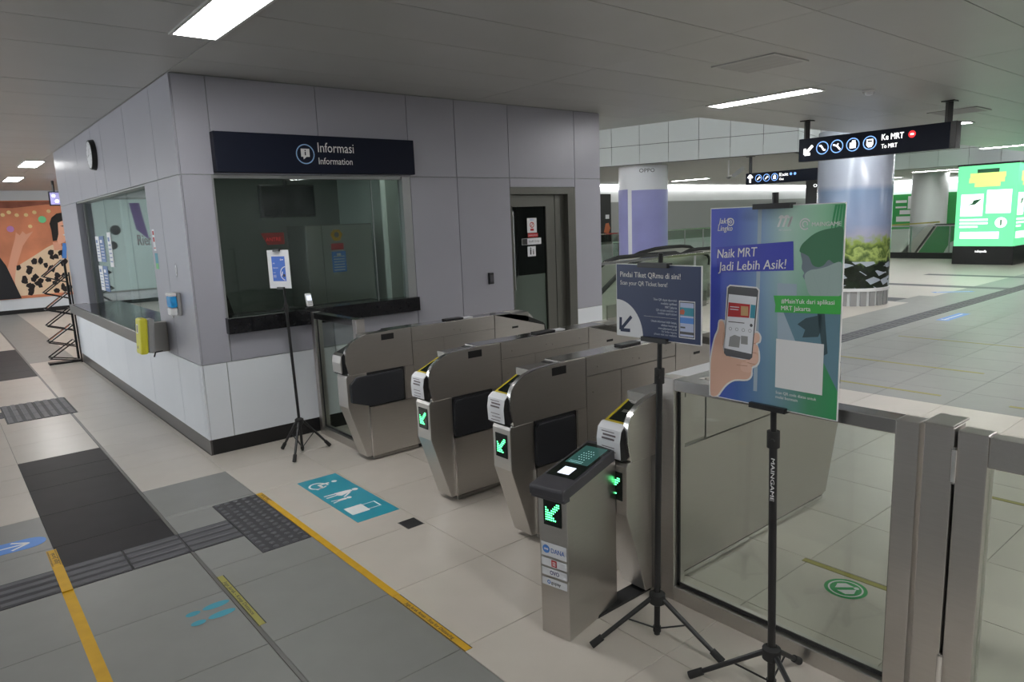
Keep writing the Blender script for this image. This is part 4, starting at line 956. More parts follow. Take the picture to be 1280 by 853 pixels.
b = MB(); F.poly(b, smooth([(.372, .470), (.39, .487), (.415, .492), (.445, .50), (.492, .516), (.495, .47), (.495, .412), (.44, .405), (.395, .406), (.381, .43)]), .0010); part('picture_mask', b, mat('p4', '9DB2AE', .5), t)
b = MB(); F.line(b, (.40, .478), (.43, .41), .004, .0012); F.line(b, (.46, .50), (.45, .41), .003, .0012); part('picture_mask_strap', b, mat('p4b', '9BB0AC', .5), t)
b = MB(); F.poly(b, [(.30, .342), (.497, .351), (.497, .10), (.44, .20), (.38, .18), (.35, .24)], .0006); part('picture_sleeve', b, mat('p5', '648898', .5), t)
b = MB(); F.poly(b, [(.352, .306), (.381, .329), (.436, .345), (.444, .315), (.426, .271), (.371, .263), (.38, .29)], .0010); F.poly(b, [(.42, .35), (.445, .35), (.46, .22), (.445, .21)], .001); part('picture_device', b, mat('p6', '3A5158', .5), t)
for k in range(4):
    b = MB(); F.poly(b, [(.455+.012*k, .62), (.459+.012*k, .62), (.474+.009*k, .694), (.466+.009*k, .694)], .0007); part('picture_rail', b, mat('p7', '3F9A63', .5), t)
b = MB(); F.poly(b, [(.024, .559), (.329, .581), (.333, .485), (.033, .468)], .0012); part('blue_text_box', b, mat('pb', '4048B4', .4), t)
b = MB(); F.text(b, 'Naik MRT', .032, .520, .046, .0016, width=.165, bold=.008, shear=.15, rot=.06); F.text(b, 'Jadi Lebih Asik!', .036, .474, .046, .0016, width=.272, bold=.008, shear=.15, rot=.06); part('headline', b, 'white', t)
b = MB(); F.poly(b, [(.262, .397), (.498, .409), (.498, .351), (.268, .340), (.27, .365)], .0014); part('green_text_box', b, mat('pg', '43B24E', .4), t)
b = MB(); F.text(b, '#MainYuk dari aplikasi', .292, .373, .022, .0018, width=.185, bold=.010, rot=.04); F.text(b, 'MRT Jakarta', .292, .349, .022, .0018, width=.105, bold=.010, rot=.04); part('subheading', b, 'white', t)
b = MB(); F.text(b, 'Jak', .034, .644, .028, .001, width=.036, bold=.012, shear=.2); F.text(b, 'Lingko', .032, .618, .028, .001, width=.062, bold=.012, shear=.2); F.ring(b, .086, .649, .010, .014, .001); F.ring(b, .086, .649, .003, .006, .001); F.ring(b, .079, .655, .004, .008, .001, a0=1, a1=5); part('transport_logo', b, 'white', t)
b = MB()
for k in range(3): F.poly(b, [(.268+.018*k, .628), (.276+.018*k, .628), (.289+.018*k, .662), (.281+.018*k, .662)], .001)
F.ring(b, .284, .656, .004, .011, .001, a0=0, a1=PI, seg=10); F.ring(b, .303, .656, .004, .011, .001, a0=0, a1=PI, seg=10); F.line(b, (.322, .660), (.308, .628), .008, .001); F.text(b, 'MRT JAKARTA', .275, .615, .008, .001, width=.045); part('railway_logo', b, 'white', t)
b = MB(); F.ring(b, .368, .636, .015, .019, .0014, a0=.4, a1=5.4); F.ring(b, .368, .636, .007, .0105, .0014, a0=-.5, a1=4.5); F.text(b, 'MAINGAME', .392, .628, .019, .0014, width=.096, bold=.01, rot=.01); part('game_logo', b, 'white', t)
b = MB(); F.poly(b, smooth([(.044, .287), (.058, .290), (.066, .276), (.068, .24), (.068, .17), (.17, .16), (.183, .19), (.182, .222), (.188, .255), (.203, .261), (.212, .248), (.209, .231), (.197, .221), (.207, .196), (.209, .164), (.199, .146), (.182, .135), (.180, .107), (.163, .088), (.114, .080), (.078, .058), (.055, .030), (.035, .005), (.009, .004), (.006, .066), (.009, .145), (.025, .22), (.040, .255)], 3), .0014)
hb = MB(); F.poly(hb, smooth([(.04, .292), (.06, .296), (.072, .28), (.074, .17), (.168, .154), (.176, .19), (.178, .222), (.184, .262), (.205, .267), (.219, .249), (.215, .228), (.204, .221), (.213, .197), (.215, .162), (.204, .141), (.187, .131), (.186, .104), (.166, .083), (.114, .074), (.082, .053), (.060, .026), (.041, .003), (.004, .003), (.002, .066), (.004, .147), (.019, .223), (.034, .257)], 3), .0012); part('white_outline', hb, 'white', t)
hb = MB(); F.poly(hb, [(.074, .417), (.086, .426), (.197, .423), (.208, .413), (.189, .168), (.176, .156), (.074, .158), (.061, .172)], .0012); part('white_outline', hb, 'white', t)
hd = part('picture_hand', b, mat('skin', 'DDB29C', .5), t)
for fi, pts_ in enumerate(([(.172, .252), (.190, .258), (.206, .260), (.212, .248), (.207, .234), (.192, .226), (.172, .224)], [(.165, .218), (.188, .221), (.204, .216), (.208, .198), (.198, .188), (.165, .188)], [(.16, .184), (.185, .186), (.203, .183), (.208, .168), (.198, .152), (.16, .152)], [(.14, .146), (.168, .147), (.181, .138), (.182, .122), (.17, .114), (.14, .118)])):
    b = MB(); F.poly(b, smooth(pts_, 3), .0016+.00003*fi); part('picture_finger', b, mat('skin3', 'E4BCA8', .5), hd)
b = MB()
for p, q in (((.18, .222), (.196, .222)), ((.17, .187), (.20, .190)), ((.165, .150), (.195, .147)), ((.12, .135), (.165, .137)), ((.06, .20), (.062, .25))): F.line(b, p, q, .0022, .0017)
part('finger_creases', b, mat('skin2', 'BC8A74', .5), hd)
b = MB(); F.poly(b, [(.079, .414), (.088, .421), (.195, .418), (.203, .410), (.184, .171), (.174, .161), (.076, .163), (.066, .172)], .0018); ph = part('picture_phone', b, 'ink_soft', t)
b = MB(); F.poly(b, [(.083, .392), (.197, .388), (.181, .183), (.067, .191)], .0021); part('phone_display', b, mat('pw', 'E4E6EC', .5), ph)
b = MB(); F.poly(b, [(.083, .362), (.172, .360), (.169, .312), (.080, .310)], .0024); part('phone_banner', b, 'red', ph)
b = MB(); F.rect(b, .135, .165, .318, .352, .0027); part('banner_picture', b, mat('cream', 'C8A070', .5), ph)
b = MB(); F.rect(b, .09, .128, .345, .348, .0027); F.rect(b, .09, .125, .336, .339, .0027); part('banner_print', b, 'paper', ph)
b = MB(); F.poly(b, [(.175, .360), (.194, .359), (.191, .312), (.172, .312)], .0024); part('phone_picture_tile', b, 'teal_foot', ph)
b = MB(); [F.ring(b, .092+.027*k, .266, .005, .0062, .0024, 12) for k in range(4)]; F.disc(b, .178, .286, .006, .0024, 10); F.rect(b, .083, .15, .29, .293, .0024); part('phone_icons', b, 'ink_soft', ph)
b = MB(); F.poly(b, [(.085, .20), (.13, .20), (.135, .24), (.11, .245), (.09, .235)], .0024); F.rect(b, .137, .165, .215, .245, .0024); part('phone_lower_print', b, 'grey_plastic', ph)
b = MB(); F.rect(b, .276, .447, .078, .249, .0014); part('blank_white_square', b, 'white', t)
b = MB(); F.text(b, 'Scan QR code diatas untuk', .279, .056, .0145, .0014, width=.148, bold=.010); F.text(b, 'mulai bermain', .279, .040, .0145, .0014, width=.082, bold=.010); part('caption', b, 'white', t)
clip(st3, F, .185, .325, .7, 1); clip(st3, F, .185, .325, 0, -1)

# --- small stand + white framed blue sheet
st1, at1 = stand('thin black tripod stand in front of the booth window', (.572, -.49), [(.483, -.29), (.417, -.69), (.80, -.51)], .266, (.548, -.475, 1.34), 1.66, None, r=.011)
t, F = board('info_board', 'small white framed blue information sheet on the thin stand', 'sign', (.520, -.480, 1.50, -1.10), .21, .297, 'paper')
b = MB(); F.rect(b, .040, .170, .056, .248, .0008); part('blue_sheet', b, mat('bsheet', '2F62C0', .4), t)
b = MB(); F.text(b, 'JAGA', .048, .19, .014, .0012, width=.022); F.text(b, 'JARAK ANDA', .048, .155, .012, .0012, width=.05); F.text(b, 'Antre', .048, .12, .01, .0012, width=.025); [F.rect(b, .048, .075, .085+.008*k, .087+.008*k, .0012) for k in range(3)]; F.ring(b, .132, .222, .004, .007, .0012); F.rect(b, .142, .155, .219, .225, .0012); F.ring(b, .172, .115, .050, .056, .0012, a0=PI*.52, a1=PI*1.42, seg=20); F.line(b, (.13, .10), (.14, .13), .008, .0012); part('print', b, 'white', t)
b = MB(); F.disc(b, .152, .10, .012, .0016); part('dark_mark', b, 'ink', t)
clip(st1, F, .075, .135, .297, 1); clip(st1, F, .085, .15, 0, -1)

# ================================================================== HANGING SIGNS
def hsign(label, x, y0, y1, z0, z1, posts, zc=HX, depth=.14):
    t = thing('hanging_sign', label, 'sign', (x, (y0+y1)/2, z0))
    part('sign_box', MB().box(x, x+depth, min(y0, y1), max(y0, y1), z0, z1), 'navy', t, bevel=.006)
    for y in posts:
        b = MB(); b.bar((x+depth/2, y, z1-.003), (x+depth/2, y, zc), .06, .06); p = part('hanger_post', b, 'black', t); part('ceiling_plate', MB().box(x+depth/2-.07, x+depth/2+.07, y-.07, y+.07, zc-.012, zc), 'black', p)
    return t, Print((x-.001, y0, z0), (0, -1, 0))
t, F = hsign('large black hanging sign with white arrow, four round icons and Ke MRT', 7.88, -.725, -2.66, 2.45, 2.755, (-.80, -2.55))
part('end_cap', MB().box(7.875, 8.025, -2.665, -2.60, 2.447, 2.758), 'black', t, bevel=.004)
b = MB(); F.arrow(b, .145, .15, .15, .036, math.radians(225), .001, head=.5); part('arrow', b, 'sign_white', t)
for i, cx in enumerate((.335, .53, .74, .955)):
    b = MB(); F.ring(b, cx, .16, .074, .086); part('icon_ring', b, 'sign_blue', t); b = MB()
    if i == 0: F.line(b, (cx-.045, .19), (cx-.015, .19), .018); F.line(b, (cx-.02, .19), (cx+.02, .13), .022); F.line(b, (cx+.015, .13), (cx+.045, .13), .018)
    elif i == 1: F.line(b, (cx-.05, .185), (cx, .165), .02); F.line(b, (cx, .17), (cx+.045, .115), .022); F.line(b, (cx+.0, .165), (cx+.02, .195), .016)
    elif i == 2: F.rect(b, cx-.04, cx+.04, .115, .185); F.disc(b, cx, .20, .014); F.rect(b, cx+.018, cx+.032, .185, .215)
    else: F.rect(b, cx-.042, cx+.042, .135, .205); F.poly(b, [(cx-.042, .135), (cx+.042, .135), (cx+.02, .105), (cx-.02, .105)]);
    part('icon', b, 'sign_white', t)
    if i == 3: b = MB(); F.rect(b, cx-.03, cx+.03, .168, .19, .0012); part('icon_window', b, 'navy', t)
b = MB(); F.text(b, 'Ke MRT', 1.10, .175, .105, width=.26, bold=.010); F.text(b, 'To MRT', 1.10, .075, .075, width=.19, bold=.010); part('lettering', b, 'sign_white', t)
b = MB(); F.disc(b, 1.455, .21, .042, .0008); part('line_badge', b, 'sign_red', t); b = MB(); F.rect(b, 1.435, 1.475, .20, .22, .0012); part('badge_mark', b, 'sign_white', t)
t, F = hsign('smaller black hanging sign behind the large one, arrow pointing up', 12.6, 3.05, 1.30, 2.39, 2.635, (2.98,), 3.0)
b = MB(); F.arrow(b, .11, .12, .16, .04, PI/2, .001, head=.5); part('arrow', b, 'sign_white', t)
for i, cx in enumerate((.31, .50, .69)):
    b = MB(); F.ring(b, cx, .125, .068, .080); part('icon_ring', b, 'sign_blue', t); b = MB()
    if i < 2: F.line(b, (cx-.03, .095), (cx+.03, .155), .022); F.line(b, (cx+.02, .15), (cx+.04, .13), .018)
    else: F.disc(b, cx, .15, .022); F.rect(b, cx-.03, cx+.03, .085, .14)
    part('icon', b, 'sign_white', t)
b = MB(); F.text(b, 'Exit', .80, .135, .09, width=.20, bold=.010); F.text(b, 'Out', .80, .05, .07, width=.10, bold=.010); part('lettering', b, 'sign_white', t)
b = MB(); F.disc(b, 1.06, .165, .028); F.disc(b, 1.15, .165, .028); part('exit_badges', b, 'sign_blue', t)
t = thing('advert_box', 'black advertising panel hanging under the smaller sign', 'panel', (14.2, 2.2, 1.9)); part('panel', MB().box(14.2, 14.3, 1.95, 2.5, 1.85, 2.5), 'black', t)
F = Print((14.199, 2.44, 2.30), (0, -1, 0)); b = MB(); F.text(b, 'OPPO', .12, 0, .1, .001, width=.3, bold=.012); part('lettering', b, 'sign_white', t); part('hanger_rod', MB().tube((14.25, 2.2, 2.5), (14.25, 2.2, 4.06), .02), 'black', t)
# corridor sign
t = thing('hanging_sign', 'small lit hanging sign at the far end of the left corridor', 'sign', (.68, 11.8, 2.5)); part('sign_box', MB().box(.57, .90, 11.8, 11.9, 2.49, 2.78), 'navy', t)
part('hanger_rod', MB().tube((.67, 11.85, 2.78), (.67, 11.85, 3.0), .025), 'black', t)
F = Print((.57, 11.799, 2.49), U); b = MB(); F.rect(b, .015, .32, .02, .27, .0005); part('lit_face', b, mat('litlav', (.35, .33, .62), .4, emit=.5), t); b = MB(); F.disc(b, .08, .20, .03, .001); F.disc(b, .13, .09, .035, .001); F.rect(b, .18, .23, .06, .2, .001); part('icons', b, 'sign_white', t)
# cctv
t = thing('security_camera', 'small ceiling security camera left of the smaller hanging sign', 'camera', (13.0, 3.9, 2.6)); part('drop_rod', MB().tube((13.0, 3.75, 3.0), (13.0, 3.75, 2.62), .02), 'white', t); part('bracket', MB().tube((13.0, 3.75, 2.63), (13.0, 3.55, 2.66), .02), 'white', t)
b = MB(); b.bar((12.95, 3.60, 2.62), (13.05, 3.38, 2.80), .09, .09); part('camera_body', b, 'grey_plastic', t); part('dome', MB().lathe([(.02, -.05), (.05, -.03), (.06, 0)], 13.0, 3.75, 2.62, 14), 'grey_plastic', t)

# ================================================================== BROCHURE RACK (folding zigzag)
t = thing('brochure_rack', 'black folding zigzag brochure rack at the corner of the booth', 'rack', (-.2, 6.15, 0))
part('base_plate', MB().box(-.42, -.01, 6.08, 6.24, 0, .03), 'black', t, bevel=.004)
clear = glassmat('clear_tray', (.78, .82, .84))
for k in range(6):                               # six zigzag levels, each a tray and a return frame
    z0 = .10+.235*k; xl_ = -.40+.012*k; xr_ = -.07
    for y in (6.03, 6.26):
        b = MB(); b.bar((xl_, y, z0), (xr_, y, z0+.22), .012, .016); part('tray_rail', b, 'black', t)
        b = MB(); b.bar((xl_, y, z0), (xr_+.02, y, z0-.10 if k else .03), .012, .016); part('return_rail', b, 'black', t)
    b = MB(); b.tube((xl_, 6.03, z0), (xl_, 6.26, z0), .007, seg=8); part('cross_rod', b, 'black', t)
    b = MB(); b.tube((xr_, 6.03, z0+.22), (xr_, 6.26, z0+.22), .007, seg=8); part('cross_rod', b, 'black', t)
    if k in (1, 3, 5):
        b = MB(); b.bar((xl_+.03, 6.145, z0+.022), (xr_-.03, 6.145, z0+.205), .19, .003); tp = part('clear_tray', b, clear, t)
        b = MB(); b.bar((xl_+.03, 6.06, z0+.026), (xr_-.03, 6.06, z0+.209), .05, .003); part('paper_strip', b, 'paper', tp)
part('back_post', MB().bar((-.02, 6.30, 0), (-.03, 6.30, 1.45), .03, .03), 'black', t); part('back_post', MB().bar((-.02, 6.02, .0), (-.03, 6.02, 1.32), .02, .02), 'black', t)

# ================================================================== CORRIDOR END WALL AND MURAL
we = thing('wall_corridor_end', None, None, kind='structure')
part('wall_surface', MB().box(-6.2, 9.0, 15.35, 15.5, 0, 3.0), 'panel_white', we)
part('baseboard_corridor', MB().box(-6.2, 9.0, 15.33, 15.35, 0, .1), 'black', None)['kind'] = 'structure'
t = thing('mural', 'large orange wall mural of a smiling woman in a patterned shirt under string lights', 'mural', (0, 15.33, .37))
mm_ = mat('mural_bg', 'DB8A66', .5, 0, .30, 1.2)
part('printed_sheet', MB().box(-1.3, 3.2, 15.335, 15.35, .37, 2.76), mm_, t)
F = Print((0, 15.334, 0), U)
def mp(nm, m, polys, h):
    b = MB(); [F.poly(b, p, h) for p in polys]; part(nm, b, m, t)
mp('dark_upper_band', mat('mb', '9A5A48', .6, 0, .4, 3), [[(-1.3, 2.74), (3.1, 2.74), (3.1, 2.60), (.9, 2.66), (.2, 2.58), (-1.3, 2.62)]], .001)
mp('picture_arm', mat('mskin', 'E8A88C', .6), [[(-.12, 1.0), (.04, 1.5), (.16, 1.84), (.2, 2.0), (.27, 1.92), (.34, 2.02), (.4, 1.94), (.56, 2.01), (.42, 1.83), (.30, 1.66), (.12, 1.2), (.12, .95), (.0, .8)]], .002)
mp('picture_shirt', None or (lambda: (lambda m: m)(mat('shirt', 'EBCFB0', .7)))(), [[(.05, .44), (.02, .8), (.10, 1.16), (.46, 1.38), (.80, 1.60), (.92, 1.66), (1.08, 1.62), (1.25, 1.55), (1.35, .8), (1.3, .44)]], .003)
b = MB(); rr = random.Random(3)
for k in range(46):
    x = rr.uniform(.08, 1.2); z = rr.uniform(.48, 1.5)
    if z > 1.1+.5*(x-.05): continue
    n = rr.randint(5, 7); ph0 = rr.random()*6; F.poly(b, [(x+rr.uniform(.04, .10)*math.cos(ph0+2*PI*i/n), z+rr.uniform(.04, .11)*math.sin(ph0+2*PI*i/n)) for i in range(n)], .0045+.0002*k)
part('shirt_pattern', b, mat('shirtdark', '1E1416', .7), t, kind='stuff')
mp('picture_neck', MATS['mskin'], [[(.93, 1.72), (1.1, 1.72), (1.12, 1.52), (.94, 1.52)]], .02)
mp('picture_face', mat('mface', 'F0B498', .6), [[(1.0, 2.25), (1.22, 2.28), (1.24, 2.14), (1.28, 2.03), (1.25, 1.98), (1.25, 1.88), (1.2, 1.72), (1.06, 1.66), (1.0, 1.85)]], .022)
mp('picture_smile', 'white', [[(1.17, 1.90), (1.24, 1.92), (1.22, 1.86)]], .024)
mp('picture_eye', 'ink', [[(1.14, 2.12), (1.22, 2.13), (1.2, 2.10)]], .024)
mp('picture_hair', mat('mhair', '17100E', .6), [[(.94, 2.02), (.92, 2.18), (.98, 2.33), (1.10, 2.43), (1.26, 2.46), (1.26, 2.27), (1.10, 2.20), (1.08, 1.92), (1.03, 1.76), (.94, 1.75)]], .025)
mp('picture_trousers', 'bluearrow', [[(1.14, 1.69), (1.23, 1.68), (1.18, 1.3), (1.08, 1.31)]], .026)
mp('dark_diagonal_shape', mat('mdark', '17181F', .5), [[(-1.3, 1.5), (-.2, 1.41), (-.1, 1.20), (.11, .38), (-1.3, .38)]], .027)
for i, (x, z) in enumerate([(-.01, 2.42), (.12, 2.48), (.27, 2.41), (.46, 2.41), (.64, 2.47), (.94, 2.49), (.51, 2.13), (-.35, 2.4), (-.6, 2.45)]):
    b = MB(); F.disc(b, x, z, .045, .024); part('string_bulb', b, mat('bulb', 'F8DCA0', .5), t)
b = MB(); F.disc(b, .78, 2.29, .085, .024); part('green_bulb', b, mat('bulbg', '79D69A', .5), t); b = MB(); F.disc(b, .10, 2.08, .075, .024); part('violet_bulb', b, mat('bulbv', 'C88BC9', .5), t)

# ================================================================== OTHER WALLS (closing the hall)
for nm, bxs, m_ in (('wall_left', (-5.05, -4.9, -12.2, 15.5, 0, 3.0), 'panel_white'), ('wall_rear', (-6.2, 36, -12.35, -12.2, 0, 3.0), 'panel_white'),
                    ('wall_far', (8.8, 36, 12.45, 12.6, 0, 3.0), 'panel_far'), ('wall_right', (35.2, 35.4, -12.2, 12.5, 0, 3.0), 'panel_white'), ('wall_upper', (4.6, 36, 13.4, 13.5, 3.0, 4.8), 'panel_far')):
    o = part(nm, MB().box(*bxs), m_); o['kind'] = 'structure'
part('trim_2', MB().box(8.8, 35.2, 12.40, 12.45, 0, 2.36), mat('fargrey', (.30, .315, .31), .5), None)['kind'] = 'structure'
part('trim_3', MB().box(8.8, 35.2, 12.38, 12.40, 0, .8), 'panel_white', None)['kind'] = 'structure'
t = thing('strip_light', 'long bright cove light along the top of the far wall', 'lamp', (22, 12.3, 2.93)); part('light_strip', MB().box(9, 35, 12.28, 12.40, 2.93, 2.96), MATS['cove'], t)
t = thing('strip_light', 'bright strip light over the green advertising wall at right', 'lamp', (35, 6, 2.75)); part('light_strip', MB().box(34.9, 35.1, 1.0, 12.2, 2.80, 2.84), MATS['cove'], t)
# green advertising wall
t = thing('advertising_wall', 'long green advertising wall behind the right glass railing', 'advert', (35.1, 6, 0))
part('printed_sheet', MB().box(35.1, 35.19, 1.0, 12.2, .1, 2.35), mat('adgreen', '2E9A4C', .5, 0, .1, 2), t)
F = Print((35.098, 10.2, 0), (0, -1, 0))
for i, (x, z, w_, h_, m) in enumerate([(.1, 1.5, .3, .7, 'yellow'), (.75, 1.55, .22, .7, 'yellow'), (.7, 1.05, .4, .5, 'paper'), (1.25, 1.95, .5, .12, 'paper'), (1.25, 1.7, .5, .08, 'paper'), (1.8, 1.65, .32, .6, 'paper'), (2.25, 1.55, .4, .7, 'yellow'), (1.3, 1.05, .65, .25, 'paper'), (1.45, 1.4, .5, .2, 'paper'), (2.2, .95, .42, .6, 'paper'), (4.3, 1.3, .4, .8, 'yellow'), (4.9, 1.2, .35, .5, 'paper'), (6.5, 1.2, .35, .9, 'yellow')]):
    b = MB(); F.rect(b, x, x+w_, z, z+h_, .002); part('print_block', b, m, t)
for x in (.65, 2.5, 3.0): b = MB(); F.rect(b, x, x+.25, .3, .95, .003); part('lit_niche', b, mat('litgreen', (.2, 1, .4), .4, emit=1.2), t)
# glowing panels added to light the side wall and reflect in its window
for y, lb_ in ((1.5, 'white glowing panel added on the left corridor wall, nearest the camera'), (5.5, 'white glowing panel added on the left corridor wall, middle one'), (9.5, 'white glowing panel added on the left corridor wall, farthest one')):
    t = thing('added_glow_panel', lb_, 'advert', (-4.85, y, 1)); part('lit_face', MB().box(-4.88, -4.84, y-1.5, y+1.5, .6, 2.6), mat('glow_white', (.92, .97, 1), .4, emit=2.6), t); part('frame', MB().box(-4.899, -4.87, y-1.56, y+1.56, .54, 2.66), 'frame_light', t)
t = thing('added_glow_panel', 'pale teal glowing panel added left of the orange mural, mirrored in the side window', 'advert', (-2.9, 15.3, 1))  # added so the side window has something pale to mirror
part('lit_face', MB().box(-4.6, -1.38, 15.32, 15.345, .37, 2.76), mat('glow_teal', (.50, .60, .60), .4, emit=.28), t)
F = Print((-4.6, 15.319, .37), U)
b = MB(); F.poly(b, [(1.2, 2.3), (1.5, 2.2), (1.5, .3), (.8, .3)], .001); part('blue_print', b, 'bluearrow', t)
b = MB(); F.poly(b, [(1.75, 2.3), (2.0, 2.3), (1.9, 1.6), (1.6, 1.3), (1.7, 1.9)], .001); part('violet_print', b, mat('mirror_violet', '7A5FA0', .5), t)
b = MB(); F.disc(b, 2.4, 1.6, .13, .001); F.disc(b, 2.5, 1.2, .11, .001); part('dark_print', b, 'ink_soft', t)
part('frame', MB().box(-4.65, -1.33, 15.346, 15.349, .32, 2.81), 'frame_light', t)

# ================================================================== COLUMNS
def wrapmat():
    m = D.materials.new('column_print'); m.use_nodes = True; nt = m.node_tree; bs = nt.nodes['Principled BSDF']; bs.inputs['Roughness'].default_value = .22
    tc = nt.nodes.new('ShaderNodeTexCoord'); sp = nt.nodes.new('ShaderNodeSeparateXYZ'); nt.links.new(tc.outputs['Object'], sp.inputs[0])
    n = nt.nodes.new('ShaderNodeTexNoise'); n.inputs['Scale'].default_value = 4.5; n.inputs['Detail'].default_value = 5; nt.links.new(tc.outputs['Object'], n.inputs[0])
    mu = nt.nodes.new('ShaderNodeMath'); mu.operation = 'MULTIPLY_ADD'; mu.inputs[1].default_value = .9; mu.inputs[2].default_value = -.45; nt.links.new(n.outputs[0], mu.inputs[0])
    lowz = nt.nodes.new('ShaderNodeMapRange'); lowz.inputs[1].default_value = 1.15; lowz.inputs[2].default_value = 1.5; lowz.inputs[3].default_value = 1; lowz.inputs[4].default_value = .05; nt.links.new(sp.outputs['Z'], lowz.inputs[0])
    ml = nt.nodes.new('ShaderNodeMath'); ml.operation = 'MULTIPLY'; nt.links.new(mu.outputs[0], ml.inputs[0]); nt.links.new(lowz.outputs[0], ml.inputs[1])
    ad = nt.nodes.new('ShaderNodeMath'); nt.links.new(sp.outputs['Z'], ad.inputs[0]); nt.links.new(ml.outputs[0], ad.inputs[1])
    # blend: noise only matters below the sky
    mr = nt.nodes.new('ShaderNodeMapRange'); mr.inputs[1].default_value = 0; mr.inputs[2].default_value = 3.0; nt.links.new(ad.outputs[0], mr.inputs[0])
    cr = nt.nodes.new('ShaderNodeValToRGB'); el = cr.color_ramp.elements; el[0].position = 0; el[0].color = lin('2A3A24'); el[1].position = 1; el[1].color = lin('A8ACB8')
    for p, c in ((.16, '1B2218'), (.26, '202A1C'), (.28, '4E6234'), (.32, 'A4B466'), (.345, '4C6030'), (.39, '8C9E50'), (.43, '9A98AC'), (.50, '8590AC'), (.70, '74849E'), (.74, 'A0A4B2')):
        e = el.new(p); e.color = lin(c)
    nt.links.new(mr.outputs[0], cr.inputs[0])
    # white roofs in the dark band
    vo = nt.nodes.new('ShaderNodeTexVoronoi'); vo.inputs['Scale'].default_value = 3.6; mpv = nt.nodes.new('ShaderNodeMapping'); mpv.inputs['Scale'].default_value = (1, 1, 2.0); mpv.inputs['Rotation'].default_value = (.5, .4, 0); nt.links.new(tc.outputs['Object'], mpv.inputs[0]); nt.links.new(mpv.outputs[0], vo.inputs['Vector']); vo.distance = 'CHEBYCHEV'
    lt = nt.nodes.new('ShaderNodeMath'); lt.operation = 'LESS_THAN'; lt.inputs[1].default_value = .36; nt.links.new(vo.outputs['Distance'], lt.inputs[0])
    b1 = nt.nodes.new('ShaderNodeMath'); b1.operation = 'LESS_THAN'; b1.inputs[1].default_value = .82; nt.links.new(sp.outputs['Z'], b1.inputs[0])
    b2 = nt.nodes.new('ShaderNodeMath'); b2.operation = 'MULTIPLY'; nt.links.new(lt.outputs[0], b2.inputs[0]); nt.links.new(b1.outputs[0], b2.inputs[1])
    mx = nt.nodes.new('ShaderNodeMix'); mx.data_type = 'RGBA'; nt.links.new(b2.outputs[0], mx.inputs[0]); nt.links.new(cr.outputs[0], mx.inputs[6]); mx.inputs[7].default_value = lin('A9B0BC')
    nt.links.new(mx.outputs[2], bs.inputs['Base Color']); return m
t = thing('column', 'round column with a printed wrap of sky and trees, right of the tall poster', 'column', (12.05, .40, 0))
part('shaft', MB().lathe([(.62, 0), (.62, 3.4)], 12.05, .40, 0, 48), 'panel_far', t, smooth=True)
part('printed_wrap', MB().lathe([(.645, .33), (.65, .335), (.65, 3.2), (.645, 3.21)], 12.05, .40, 0, 64), wrapmat(), t, smooth=True)
part('base_ring', MB().lathe([(.66, .27), (.66, .33)], 12.05, .40, 0, 48), 'white', t, smooth=True)
for k in range(24):
    a = 2*PI*k/24; b = MB(); b.bar((12.05+.635*math.cos(a), .40+.635*math.sin(a), 0), (12.05+.635*math.cos(a), .40+.635*math.sin(a), .27), .11, .02, (math.cos(a), math.sin(a), 0)); part('base_slat', b, 'grey_plastic', t)
def arc_panel(cx, cy, r, a0, a1, z0, z1, seg=16, th=.006):
    b = MB(); vs = []
    for i in range(seg+1):
        a = a0+(a1-a0)*i/seg
        for q in (r, r+th): vs += [(cx+q*math.cos(a), cy+q*math.sin(a), z0), (cx+q*math.cos(a), cy+q*math.sin(a), z1)]
    fs = []
    for i in range(seg):
        o = 4*i; fs += [(o+2, o+6, o+7, o+3), (o, o+1, o+5, o+4), (o+1, o+3, o+7, o+5), (o, o+4, o+6, o+2)]
    fs += [(0, 2, 3, 1), (4*seg, 4*seg+1, 4*seg+3, 4*seg+2)]
    return b.add(vs, fs)
cx1, cy1 = 12.35, 5.75
t = thing('column', 'round white column with purple panels and a black brand word', 'column', (cx1, cy1, 0))
part('shaft', MB().lathe([(.60, 0), (.60, 3.4)], cx1, cy1, 0, 48), mat('colwhite', (.86, .86, .92), .25, 0, .01, 3), t, smooth=True)
ang0 = math.atan2(CAM.y-cy1, CAM.x-cx1)
vio = mat('violet', '9C9CD4', .3, 0, .08, 1.5)
part('purple_panel', arc_panel(cx1, cy1, .602, ang0-.44, ang0+1.5, -0+.02, 2.45), vio, t) if False else None
part('purple_panel', arc_panel(cx1, cy1, .602, ang0-.47, ang0+1.35, .02, 2.42, 24), vio, t, smooth=False)
part('purple_panel', arc_panel(cx1, cy1, .602, ang0-1.9, ang0-.66, .02, 2.45, 16), vio, t)
vs, fs = text_geo('OPPO', 1, .02); b = MB(); x0 = min(v[0] for v in vs); x1_ = max(v[0] for v in vs)
b.add([(cx1+.606*math.cos(ang0-.15+(v[0]-x0)/(x1_-x0)*.62), cy1+.606*math.sin(ang0-.15+(v[0]-x0)/(x1_-x0)*.62), 2.83+v[1]*.13) for v in vs], fs); part('lettering', b, 'ink_soft', t)
t = thing('column', 'plain grey column behind the right glass railing', 'column', (28.6, 5.1, 0)); part('shaft', MB().lathe([(.62, 0), (.62, 3.2)], 28.6, 5.1, 0, 40), mat('colgrey', (.40, .42, .42), .35, 0, .03, 2), t, smooth=True)

